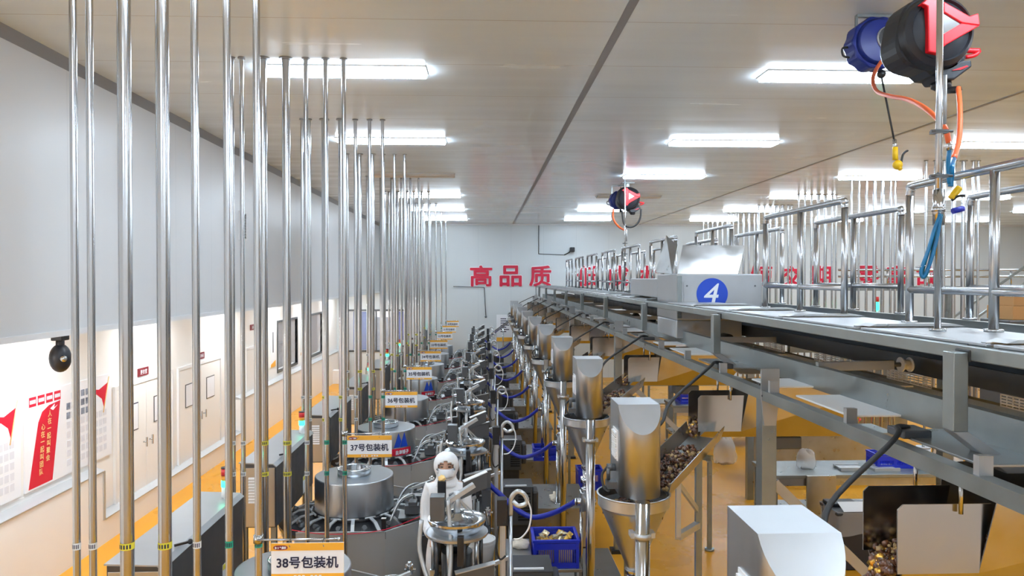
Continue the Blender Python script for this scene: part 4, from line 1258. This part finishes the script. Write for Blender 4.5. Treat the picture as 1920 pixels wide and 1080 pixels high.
MB().tube([at(1672, 96, Y=5.1), at(1652, 116, Y=5.0), at(1637, 145, Y=4.8), at(1643, 170, Y=4.6), at(1668, 180, Y=4.3), at(1700, 186, Y=4.0), at(1730, 200, Y=3.7), at(1757, 222, Y=3.5), P(1772, 240), P(1779, 268)], .0125, 10).build('hose', M['orange_hose'], t)
MB().tube([P(1779, 266), P(1780, 282)], .013, 8, 1).build('connector', M['chrome'], t)
MB().tube([P(1780, 282), P(1778, 305), P(1780, 345)], .010, 8).build('tail', M['air_blue'], t)
t = thing('air_gun', 'yellow air blow gun dangling on a dark cord from the blue reel', 'tool', at(1683, 318, Y=5.2))
MB().tube([Vector(obl), at(1677, 265, Y=5.22)], .007, 6, 1).build('cord', M['rubber'], t)
MB().tube([at(1677, 262, Y=5.22), at(1678, 278, Y=5.2)], .014, 8, 1).build('connector', M['chrome'], t)
MB().tube([at(1678, 276, Y=5.2), at(1679, 300, Y=5.2)], .019, 10, 1).ball(at(1683, 309, Y=5.2), .034, 14, 10).tube([at(1683, 310, Y=5.2), at(1689, 318, Y=5.18)], .014, 8, 1).build('body', M['gun_yellow'], t)
MB().tube([at(1690, 304, Y=5.2), at(1693, 290, Y=5.2), at(1700, 283, Y=5.2), at(1702, 284, Y=5.2)], .008, 6).build('trigger', M['black'], t)
t = thing('hose_bundle', 'looped blue and teal air tubes hanging low on the rod by the guard rail', 'hose', P(1735, 520, 3.28))
Yb = 3.25
B_ = lambda px, py, d=0: at(px, py, Y=Yb + d)
MB().tube([B_(1763, 402), B_(1752, 430), B_(1740, 470), B_(1729, 500), B_(1727, 515), B_(1733, 517), B_(1745, 490), B_(1756, 450), B_(1764, 405)], .008, 8).build('tube', M['air_blue'], t)
MB().tube([B_(1765, 402, .02), B_(1758, 432, .02), B_(1749, 470, .02), B_(1738, 510, .02), B_(1731, 520, .02), B_(1729, 508, .02), B_(1742, 465, .02), B_(1756, 425, .02)], .009, 8).build('tube', M['teal'], t)
MB().tube([B_(1717, 501), B_(1728, 500), B_(1735, 498)], .004, 6).build('wire_tie', M['chrome'], t)
t = thing('air_gun', 'yellow and black air gun hooked on the rail beside the rod', 'tool', at(1792, 366, Y=3.5))
MB().tube([at(1783, 372, Y=3.5), at(1794, 358, Y=3.5), at(1799, 352, Y=3.5)], .016, 10, 2).build('body', M['gun_yellow'], t)
MB().tube([at(1784, 376, Y=3.5), at(1797, 368, Y=3.48), at(1810, 367, Y=3.46)], .007, 6).build('trigger', M['black'], t)
MB().tube([at(1786, 396, Y=3.5), at(1806, 391, Y=3.5)], .014, 8, 1).build('handle', M['blue_hose'], t)
t = rf
MB().tube([at(1150, 392, Y=14.6), at(1150, 410, Y=14.6), at(1160, 425, Y=14.5), at(1172, 432, Y=14.3)], .02, 6).build('orange_hose', M['orange_hose'], t)
MB().tube([at(1202, 392, Y=14.6), at(1200, 410, Y=14.6), at(1192, 422, Y=14.6), at(1180, 426, Y=14.6), at(1170, 420, Y=14.6), at(1166, 395, Y=14.7)], .018, 6).build('dark_hose', M['rubber'], t)

# ------------------------------------------------------------------ worker in white
px_, py_, pz_ = -.335, 6.68, .2
per = thing('person', 'person in white hooded coverall and face mask, standing between two packaging machines', 'person', (px_, py_, 0))
t = thing('step_stool', 'low steel step the white clad worker stands on', 'step', (px_, py_, 0))
MB().box(px_ - .24, px_ + .18, py_ - .2, py_ + .14, .17, .2).build('tread', M['plate'], t)
for x in (px_ - .22, px_ + .16):
    for y in (py_ - .18, py_ + .12): MB().box(x - .015, x + .015, y - .015, y + .015, 0, .17).build('leg', M['frame'], t)


def skinned(name, chains, mat, parent, sub=2):
    """one continuous surface grown on connected edges; chains: list of [(x, y, z, r)], joined where points coincide"""
    vs = []; rs = []; es = []; ix = {}
    for ch in chains:
        last = None
        for x, y, z, r in ch:
            key = (round(x, 4), round(y, 4), round(z, 4))
            if key not in ix:
                ix[key] = len(vs); vs.append((x, y, z)); rs.append(r)
            i = ix[key]
            if last is not None and last != i: es.append((last, i))
            last = i
    me = bpy.data.meshes.new(name); me.from_pydata(vs, es, []); me.materials.append(mat)
    o = bpy.data.objects.new(name, me); COL.objects.link(o)
    md = o.modifiers.new('Skin', 'SKIN'); md.use_smooth_shade = True
    for i, r in enumerate(rs):
        d = me.skin_vertices[0].data[i]
        d.radius = r if isinstance(r, tuple) else (r, r)
        d.use_root = i == 0
    sb = o.modifiers.new('Sub', 'SUBSURF'); sb.levels = sub; sb.render_levels = sub
    dg = bpy.context.evaluated_depsgraph_get()
    m2 = bpy.data.meshes.new_from_object(o.evaluated_get(dg))
    bpy.data.objects.remove(o)
    m2.name = name
    o = bpy.data.objects.new(name, m2); COL.objects.link(o); o.parent = parent
    return o


def arm(s, grow=0, hand=True):
    sh = (s * .145, 0, 1.44, .048 + grow)
    el = (s * .18, -.03, 1.17, .039 + grow)
    wr = (s * .11, -.24, 1.07, .026 + grow)
    return [sh, (s * .175, -.01, 1.33, .044 + grow), el, (s * .15, -.13, 1.09, .035 + grow), wr]


torso = [(0, 0, .95, (.125, .10)), (0, 0, 1.10, (.11, .09)), (0, -.01, 1.26, (.12, .10)), (0, 0, 1.45, (.08, .07)), (0, -.01, 1.50, .05), (0, -.02, 1.54, (.07, .075)), (0, -.035, 1.63, (.078, .092)), (0, -.03, 1.70, (.055, .065))]
ch = [torso]
for s in (-1, 1):
    a = arm(s)
    ch.append([torso[3]] + a)
    w_ = a[-1]
    palm = (w_[0] - s * .02, w_[1] - .05, w_[2] - .01, (.024, .016))
    ch.append([w_, palm])
    for f_, (dx, dy, ln) in enumerate(((.024, -.03, .06), (.008, -.036, .07), (-.010, -.035, .066), (-.026, -.028, .052))):
        b = (palm[0] + dx, palm[1] + dy, palm[2] - .002, .0095)
        ch.append([palm, b, (b[0], b[1] - ln * .5, b[2] - .008, .0085), (b[0], b[1] - ln * .85, b[2] - .034, .007)])
    ch.append([palm, (palm[0] - s * .032, palm[1] - .01, palm[2] - .008, .010), (palm[0] - s * .045, palm[1] - .045, palm[2] - .02, .008)])
    ch.append([torso[0], (s * .085, 0, .86, .085), (s * .095, -.01, .50, .055), (s * .10, .02, .10, .035), (s * .105, -.12, .045, .032)])
chW = [[(x + px_, y + py_, z, r) for x, y, z, r in c] for c in ch]
body = skinned('body', [[(x - px_, y - py_, z, r) for x, y, z, r in c] for c in chW], M['skin'], per)
tor2 = [(0, .005, .93, (.155, .13)), (0, 0, 1.10, (.14, .12)), (0, -.01, 1.26, (.148, .125)), (0, 0, 1.445, (.125, .09)), (0, -.005, 1.49, (.07, .075))]
ch2 = [tor2]
for s in (-1, 1):
    ch2.append([tor2[3]] + arm(s, .018))
    ch2.append([tor2[0], (s * .09, 0, .84, .115), (s * .10, -.005, .50, .085), (s * .105, .02, .13, .07)])
skinned('coverall', ch2, M['cloth'], per)
cw = MB().lathe([(.125, 1.46), (.11, 1.485), (.094, 1.51), (.088, 1.54), (.09, 1.57)], (px_, py_ - .005, 0), 28, caps=False).build('hood_collar', M['cloth'], per)
cw.scale = (1, .85, 1)
sd_ = cw.modifiers.new('thick', 'SOLIDIFY'); sd_.thickness = .006
# hood: a shell round the head with the face left open; mask, brows and eyes
hm = MB()
hc = Vector((px_, py_ - .02, 1.635))
nu, nv = 36, 20
grid = {}
for j in range(nv + 1):
    e = -1.15 + (pi / 2 + 1.15) * j / nv
    for i in range(nu):
        a = 2 * pi * i / nu
        r = Vector((.112 * math.cos(e) * math.cos(a), .122 * math.cos(e) * math.sin(a), .122 * math.copysign(abs(math.sin(e)) ** .9, math.sin(e))))
        if e < -.5: r *= 1 + (-.5 - e) * .28
        grid[i, j] = hm.add([hc + r])
for j in range(nv):
    e = -1.15 + (pi / 2 + 1.15) * (j + .5) / nv
    for i in range(nu):
        a = 2 * pi * (i + .5) / nu
        da = (a - 1.5 * pi)
        if abs(da) < .80 and -.75 < e < .42 and (da / .80) ** 2 + ((e + .15) / .58) ** 2 < 1: continue
        hm.face([grid[i, j], grid[(i + 1) % nu, j], grid[(i + 1) % nu, j + 1], grid[i, j + 1]], True)
ho = hm.build('hood', M['cloth'], per)
sd_ = ho.modifiers.new('thick', 'SOLIDIFY'); sd_.thickness = .006
mm = MB()
g = {}
for j in range(9):
    z = 1.535 + .09 * j / 8
    for i in range(13):
        u = -1 + 2 * i / 12
        x = .085 * math.sin(u * 1.25)
        bul = .016 * math.sin(pi * min(1, j / 8 * .9 + .1)) * (1 - u * u)
        y = -.02 - .118 * math.cos(u * 1.25) - bul + (.03 if j == 0 else .012 if j == 1 else 0)
        g[i, j] = mm.add([(px_ + x, py_ + y, z)])
for j in range(8):
    for i in range(12): mm.face([g[i, j], g[i + 1, j], g[i + 1, j + 1], g[i, j + 1]], True)
mo = mm.build('face_mask', M['mask'], per)
sd_ = mo.modifiers.new('thick', 'SOLIDIFY'); sd_.thickness = .004
fm = MB()
for j in range(6):
    z = 1.605 + .085 * j / 5
    for i in range(11):
        u = -1 + 2 * i / 10
        k = .5 + .5 * math.cos(u * pi)
        nose = .012 * math.exp(-(u / .16) ** 2) * max(0, 1 - j / 4)
        g[i, j] = fm.add([(px_ + .078 * math.sin(u * 1.1), py_ - .022 - .108 * math.cos(u * 1.1) - nose, z)])
for j in range(5):
    for i in range(10): fm.face([g[i, j], g[i + 1, j], g[i + 1, j + 1], g[i, j + 1]], True)
fm.build('face', M['skin'], per)
for s in (-1, 1):
    MB().ball((px_ + s * .033, py_ - .123, 1.642), .010, 10, 8, (1.5, .6, .6)).build('eye', M['eye'], per)
    MB().tube([(px_ + s * .018, py_ - .128, 1.664), (px_ + s * .034, py_ - .127, 1.668), (px_ + s * .052, py_ - .118, 1.662)], .0035, 6, 3).build('eyebrow', M['eye'], per)

per.location.z = pz_

# ------------------------------------------------------------------ small things along the aisle
def crate(x, y, z, w_, d, h, label):
    t = thing('plastic_crate', label, 'crate', (x, y, z), 'blue plastic crates')
    m = MB().box(x - w_ / 2 + .01, x + w_ / 2 - .01, y - d / 2 + .01, y + d / 2 - .01, z, z + .008)
    for s in (-1, 1):
        for zz, hh in ((z, .05), (z + h - .09, .06)):
            m.box(x - w_ / 2, x + w_ / 2, y + s * d / 2 - .005, y + s * d / 2 + .005, zz, zz + hh)
            m.box(x + s * w_ / 2 - .005, x + s * w_ / 2 + .005, y - d / 2, y + d / 2, zz, zz + hh)
        nb = 22
        for i in range(nb + 1):
            q = x - w_ / 2 + w_ * i / nb
            m.box(q - .0035, q + .0035, y + s * d / 2 - .004, y + s * d / 2 + .004, z + .04, z + h - .06)
            q = y - d / 2 + d * i / nb
            m.box(x + s * w_ / 2 - .004, x + s * w_ / 2 + .004, q - .0035, q + .0035, z + .04, z + h - .06)
        m.box(x - w_ / 2 - .003, x - w_ / 2 + .025, y + s * d / 2 - .015, y + s * d / 2 + .015, z, z + h - .02)
        m.box(x + w_ / 2 - .025, x + w_ / 2 + .003, y + s * d / 2 - .015, y + s * d / 2 + .015, z, z + h - .02)
        m.box(x - .02, x + .02, y + s * d / 2 - .006, y + s * d / 2 + .006, z + .04, z + h - .06)
    m.build('basket', M['blue'], t)
    r = MB()
    for s in (-1, 1):
        r.box(x - w_ / 2 - .012, x + w_ / 2 + .012, y + s * d / 2 - .014, y + s * d / 2 + .014, z + h - .025, z + h)
        r.box(x + s * w_ / 2 - .014, x + s * w_ / 2 + .014, y - d / 2, y + d / 2, z + h - .025, z + h)
    r.build('rim', M['blue'], t, .003)
    return t


t = thing('side_table', 'small steel table carrying the blue crate of gold packets', 'table', (.67, 6.98, 0))
MB().box(.46, .90, 6.77, 7.19, .81, .84).build('top', M['plate'], t, .004)
for x in (.475, .885):
    for y in (6.79, 7.17): MB().box(x - .012, x + .012, y - .012, y + .012, .62, .81).build('leg', M['frame'], t)
ROOT[t.name].z = 0
tag(MB().box(.20, .44, 6.72, 7.20, 0, .98).build('steel_cabinet', M['plate'], None, .01), 'narrow steel cabinet under the cream bag beside the blue crate', 'cabinet')
crate(.665, 6.98, .84, .41, .36, .26, 'blue slatted crate full of gold packets on a small steel table beside the sagging hose')
rg = random.Random(21)
pk = [None, None]
names = ('golden foil food packet', 'silver foil food packet', 'crumpled gold packet')
cnt = 0
for i in range(30):
    x = .665 + rg.uniform(-.15, .15); y = 6.98 + rg.uniform(-.13, .13); z = 1.02 + rg.random() * .05 + .03 * (1 - abs(x - .66) / .17)
    m = MB()
    q = Matrix.Translation((x, y, z)) @ Matrix.Rotation(rg.uniform(0, 3), 4, 'Z') @ Matrix.Rotation(rg.uniform(-.7, .7), 4, 'X') @ Matrix.Rotation(rg.uniform(-.6, .6), 4, 'Y')
    ow, od, th = .036, .026, .011
    pts = []
    for jj in range(5):
        for ii in range(7):
            u = -1 + ii / 3; v = -1 + jj / 2
            hh = th * (1 - u * u) ** .5 * (1 - v ** 4) if abs(u) < 1 else 0
            pts.append((u * ow, v * od, hh))
    a = m.add([q @ Vector(p) for p in pts]); b = m.add([q @ Vector((p[0], p[1], -p[2] - .001)) for p in pts])
    for jj in range(4):
        for ii in range(6):
            k0 = jj * 7 + ii
            m.face([a + k0, a + k0 + 1, a + k0 + 8, a + k0 + 7], True); m.face([b + k0 + 7, b + k0 + 8, b + k0 + 1, b + k0], True)
    tag(m.build('food_packet', M['foil'] if i % 3 else M['gold']), 'shiny foil food packet lying in the pile inside the blue crate', 'packet', 'foil packets in the blue crate')
tag(MB().prism([(.50, 1.025), (.83, 1.025), (.81, .85), (.52, .85)], 6.83, 7.13, 'xz').build('packet_pile', M['foil']), 'lower layers of gold foil packets filling the blue crate', 'packets', None, 'stuff')
crate(1.76, 12.4, 0, .40, .34, .34, 'blue slatted crate on the yellow floor behind the second cone hopper')
crate(.98, 11.9, .62, .38, .34, .2, 'blue slatted crate on a far bench between hopper poles')


def lump(name, label, cat, c, sx, sy, sz, mat, seed, amp=.25):
    rg = random.Random(seed); m = MB()
    N, Q = 22, 12
    ph = [(rg.uniform(0, 6), rg.uniform(0, 6), rg.randint(2, 5), rg.randint(2, 5)) for _ in range(5)]
    ids = []
    for j in range(Q + 1):
        e = -pi / 2 + pi * j / Q
        for i in range(N):
            a = 2 * pi * i / N
            k = 1 + amp * sum(math.sin(a * n1 + p1) * math.cos(e * n2 + p2) for p1, p2, n1, n2 in ph) / 2.5
            z = math.sin(e) * k
            ids.append(m.add([(c[0] + sx * math.cos(e) * math.cos(a) * k, c[1] + sy * math.cos(e) * math.sin(a) * k, c[2] + sz * max(z, -.7) + sz * .7)]))
    for j in range(Q):
        for i in range(N):
            l = (i + 1) % N
            m.face([ids[j * N + i], ids[j * N + l], ids[(j + 1) * N + l], ids[(j + 1) * N + i]], True)
    return tag(m.build(name, mat), label, cat)


lump('cleaning_cloth', 'crumpled cream cloth lying on the steel bench under the third cone hopper', 'cloth', (.945, 9.62, .62), .085, .08, .06, M['rag'], 4, .4)
lump('cloth_bag', 'cream cloth bag lying on the narrow cabinet beside the blue crate', 'bag', (.345, 6.95, .98), .085, .07, .045, M['rag'], 8, .15)
lump('cleaning_cloth', 'small yellowish cloth on top of a black machine upright before the worker', 'cloth', (-.305, 5.425, 2.03), .028, .024, .022, M['gold_print'], 2, .3)
pl0 = None
for i, (x, y, z, nm) in enumerate(((-.03, 7.06, .14, 'bottom'), (-.03, 7.06, .44, 'middle'), (-.03, 7.06, .74, 'topmost'), (.07, 6.72, 0, 'single'))):
    lb = 'white plastic pail, %s of the stack by the filling turret' % nm if i < 3 else 'white plastic pail standing behind the pail stack on the floor'
    if pl0 is None:
        pl0 = thing('pail', lb, 'pail', (x, y, z), 'white pails')
        MB().lathe([(.115, 0), (.135, .24), (.142, .245), (.142, .262), (.138, .262), (.138, .275), (.143, .28), (.143, .295), (.130, .295), (.128, .25), (.11, .01), (.01, .01)], (x, y, z), 36, sharp=(1, 2, 3, 4, 5, 6, 7, 8)).build('bucket', M['white'], pl0)
        MB().lathe([(.128, .285), (.128, .292), (.01, .296)], (x, y, z), 36, sharp=(1,)).build('lid', M['white'], pl0)
    else: dup(pl0, Vector((x, y, z)) - ROOT[pl0.name], lb)
t = thing('low_stool', 'low steel stand under the stack of white pails', 'stand', (-.03, 7.06, 0))
MB().box(-.17, .11, 6.92, 7.20, .11, .14).build('top', M['plate'], t)
for x in (-.14, .08):
    for y in (6.95, 7.17): MB().box(x - .015, x + .015, y - .015, y + .015, 0, .11).build('leg', M['frame'], t)
# stair at the far end
t = thing('access_stair', 'narrow steel stair with slanted handrails near the back wall', 'stair', (.3, 25.6, 0))
for s in (25.3, 25.9):
    MB().bar((-.6, s, .12), (1.2, s, 1.42), .04, .16).build('stringer', M['frame'], t)
    MB().bar((-.35, s, 1.13), (1.24, s, 2.30), .05, .05).build('handrail', M['chrome'], t)
    for i in range(4): MB().cyl((-.3 + i * .48, s, .33 + i * .347), (-.3 + i * .48, s, 1.16 + i * .353), .018).build('baluster', M['chrome'], t)
for i in range(7): MB().box(-.55 + i * .25, -.32 + i * .25, 25.32, 25.88, .2 + i * .18, .22 + i * .18).build('tread', M['plate'], t)
MB().box(1.15, 1.2, 25.28, 25.34, 0, 1.4).box(1.15, 1.2, 25.86, 25.92, 0, 1.4).build('stair_leg', M['frame'], t)

# ------------------------------------------------------------------ work area under and beyond the platform
def bench(name, label, x0, x1, y0, y1, h, cat='table', closed=False, shelf=True, group='steel work tables'):
    t = thing(name, label, cat, ((x0 + x1) / 2, (y0 + y1) / 2, 0), group)
    MB().box(x0, x1, y0, y1, h - .05, h).build('top', M['frame'], t, .005)
    MB().box(x0 + .02, x1 - .02, y0 + .02, y0 + .04, h - .15, h - .05).box(x0 + .02, x1 - .02, y1 - .04, y1 - .02, h - .15, h - .05).build('apron', M['plate'], t)
    for x in (x0 + .05, x1 - .05):
        for y in (y0 + .05, y1 - .05):
            MB().box(x - .025, x + .025, y - .025, y + .025, .06, h - .05).cyl((x, y, 0), (x, y, .06), .02).cyl((x, y, 0), (x, y, .02), .05).build('leg', M['frame'], t)
    if shelf: MB().box(x0 + .03, x1 - .03, y0 + .03, y1 - .03, .25, .28).build('shelf', M['plate'], t)
    if closed: MB().box(x0 + .03, x1 - .03, y0 + .045, y1 - .045, .12, h - .05).build('cabinet_body', M['plate'], t)
    return t


bench('work_table', 'long steel work table behind the black bin', 3.9, 6.9, 9.9, 10.7, .84)
bench('work_table', 'closed steel cabinet table with a blue pail beyond the first platform post', 4.7, 7.0, 12.4, 13.2, .88, closed=True)
bench('work_table', 'steel work table in the far rows under the platform', 3.9, 6.6, 15.2, 16.0, .88)
bench('work_table', 'steel work table furthest down the aisle beyond the platform', 4.2, 6.8, 19.0, 19.8, .88)
MB0 = MB().box(4.35, 4.75, 9.86, 9.895, .10, .84)
tag(MB0.build('splash_board', M['plate'], None, .004), 'upright steel board leaning on the long work table beside the bin', 'board')
# bin with liner
x, y = 4.50, 8.95
t = thing('waste_bin', 'black waste bin with clear liner and white label before the long work table', 'bin', (x, y, 0))
MB().prism([(x - .24, .0), (x + .24, .0), (x + .28, .66), (x - .28, .66)], y - .22, y + .22, 'xz').build('body', M['bin'], t, .02)
MB().box(x - .29, x + .29, y - .235, y + .235, .66, .70).box(x - .26, x + .1, y + .0, y + .22, .70, .74).build('rim', M['bin'], t, .01)
m = MB()
gg = {}
for j in range(6):
    for i in range(40):
        a = 2 * pi * i / 40
        ca, sa = math.cos(a), math.sin(a)
        sq = 1 / max(abs(ca), abs(sa)) ** .8
        r = 1 + .03 * math.sin(a * 9 + j) + .02 * (j == 5)
        gg[i, j] = m.add([(x + .305 * ca * sq * r, y + .25 * sa * sq * r, .71 - .055 * j - .02 * math.sin(a * 5) * (j == 5))])
for j in range(5):
    for i in range(40): m.face([gg[i, j + 1], gg[(i + 1) % 40, j + 1], gg[(i + 1) % 40, j], gg[i, j]], True)
m.build('liner', M['bag'], t)
MB().plate([(x - .2, y - .22, .71), (x + .2, y - .22, .71), (x + .2, y - .05, .78), (x - .2, y - .05, .78)], .004).build('label_sheet', M['paper'], t)
# pails and trays on the tables
t = thing('pail', 'blue pail with white rim and wire handle on the closed cabinet table', 'pail', (5.55, 12.7, .88), 'blue pails')
MB().lathe([(.15, .88), (.19, 1.18), (.20, 1.185)], (5.55, 12.7, 0), 32, sharp=(1,)).build('bucket', M['blue'], t)
MB().lathe([(.20, 1.18), (.20, 1.22), (.01, 1.24)], (5.55, 12.7, 0), 32, sharp=(1,)).build('lid', M['white'], t)
MB().tube([(5.36, 12.62, 1.17), (5.45, 12.48, 1.02), (5.62, 12.48, 1.02), (5.74, 12.62, 1.17)], .006, 6).build('handle', M['chrome'], t)
crate(6.1, 12.85, .88, .5, .4, .25, 'blue slatted crate next to the blue pail on the closed cabinet table')
crate(4.4, 15.6, .88, .6, .4, .22, 'blue slatted crate on a table in the far rows')
for x, y, z, mt, nm in ((5.6, 15.5, .88, 'bright_red', 'on the table in the far rows'), (7.3, 14.8, .5, 'bright_red', 'on a cabinet beside the pipes beyond the platform')):
    t = thing('basin', 'red plastic basin %s' % nm, 'basin', (x, y, z), 'red basins')
    MB().lathe([(.2, z), (.28, z + .16), (.3, z + .165), (.3, z + .175), (.27, z + .17), (.19, z + .01), (.01, z + .01)], (x, y, z * 0), 30, sharp=(1, 2, 3, 4)).build('bowl', M['bright_red'], t)
tag(MB().box(6.95, 7.75, 14.5, 15.1, 0, .5).build('low_cabinet', M['plate'], None, .01), 'low steel cabinet under the red basin beside the pipes', 'cabinet')
tag(MB().cyl((6.15, 10.2, .84), (6.15, 10.2, 1.13), .09, n=24).cyl((6.15, 10.2, 1.13), (6.15, 10.2, 1.15), .095, n=24).cyl((6.15, 10.2, 1.15), (6.15, 10.2, 1.18), .02).build('steel_canister', M['steel']), 'small cylindrical steel canister standing on the long work table', 'canister')
for i, (x, y, z, s_) in enumerate(((6.55, 10.3, .84, .2), (4.5, 10.25, .84, .14))):
    lump('plastic_bag', ('big translucent plastic bag slumped on the long work table', 'small translucent plastic bag on the long work table near the canister')[i], 'bag', (x, y, z), s_, s_ * .7, s_ * 1.1, M['bag'], 30 + i, .2)
lump('plastic_bag', 'clear plastic bag slumped on the floor beneath the steel platform', 'bag', (4.55, 13.9, 0), .22, .16, .3, M['bag'], 41, .2)
for i, (x, y) in enumerate(((5.1, 10.2), (5.55, 10.15))):
    tag(MB().box(x - .16, x + .16, y - .1, y + .1, .84, .87).box(x - .18, x + .18, y - .12, y - .1, .84, .89).box(x - .18, x + .18, y + .1, y + .12, .84, .89).build('steel_tray', M['alu'], None, .003), 'shallow steel tray on the long work table, %s the canister' % ('far from' if i == 0 else 'next to'), 'tray', 'steel trays')
crate(5.75, 10.35, .84, .5, .3, .2, 'blue slatted crate on the long work table beside the canister')
# second line beyond the pipes: platform, stair, cartons
t = thing('far_platform', 'second steel platform with railing beyond the row of pipes', 'platform', (13, 19.5, 0))
MB().box(9.2, 17.5, 19.0, 20.6, 3.18, 3.30).build('deck', M['frame'], t)
for x in (9.4, 12.2, 14.8, 17.2): MB().box(x - .06, x + .06, 19.1, 19.22, 0, 3.18).build('post', M['frame'], t)
for z in (3.55, 3.72): MB().cyl((9.2, 19.05, z), (17.5, 19.05, z), .03).build('rail', M['chrome'], t)
for i in range(8): MB().cyl((9.4 + i * 1.1, 19.05, 3.3), (9.4 + i * 1.1, 19.05, 3.72), .025).build('baluster', M['chrome'], t)
t = thing('access_stair', 'steel stair with black and yellow striped edge beyond the row of pipes', 'stair', (13.2, 17.6, 0))
for s in (17.3, 18.1):
    MB().bar((11.6, s, 1.6), (13.9, s, 3.2), .04, .2).build('stringer', M['gun'], t)
    MB().bar((11.6, s, 2.5), (14.2, s, 4.3), .05, .05).build('handrail', M['frame'], t)
for i in range(8):
    A = Vector((11.9 + i * .2, 17.27, 1.95 + i * .139)); 
    MB().bar(A, A + Vector((.2, 0, .139)), .02, .1).build('hazard_block', M['hazard' if i % 2 else 'black'], t)
for i in range(9): MB().box(11.6 + i * .25, 11.85 + i * .25, 17.3, 18.1, 1.68 + i * .17, 1.71 + i * .17).build('tread', M['gun'], t)
MB().box(11.55, 11.65, 17.25, 17.35, 0, 1.6).box(11.55, 11.65, 18.05, 18.15, 0, 1.6).build('stair_leg', M['gun'], t)
for i, (x, y, z, w_, h) in enumerate(((at(1903, 575, Y=13).x + .5, 13.4, 0, 1.1, 3.3), )):
    t = thing('packing_machine', 'tall dark machine loaded with brown cartons at the end of the guard rail', 'machine', (x, y, z))
    MB().box(x - .6, x + .7, y - .4, y + .4, 0, 2.75).build('body', M['gun'], t, .02)
    MB().box(x - .5, x + .6, y - .35, y + .35, 2.75, 3.0).build('carton', M['brown'], t, .01)
    MB().box(x - .45, x + .55, y - .3, y + .3, 3.0, 3.2).build('carton', M['brown'], t, .01)
t = thing('signal_tower', 'stack light glowing green seen low through the guard rails beyond the platform', 'light', at(1644, 570, Y=16.5))
p = at(1644, 573, Y=16.5)
MB().cyl((p.x, p.y, 2.0), (p.x, p.y, p.z - .1), .025).build('pole', M['white'], t)
MB().cyl((p.x, p.y, p.z - .1), (p.x, p.y, p.z + .08), .05).build('green_lamp', M['green_lamp'], t)
MB().cyl((p.x, p.y, p.z + .08), (p.x, p.y, p.z + .2), .045).build('red_lamp', M['red_lamp'], t)
tag(MB().box(p.x - .5, p.x + .5, p.y - .4, p.y + .4, 0, 2.0).build('machine_housing', M['plate'], None, .02), 'plain steel machine housing under the green stack light beyond the platform', 'machine')
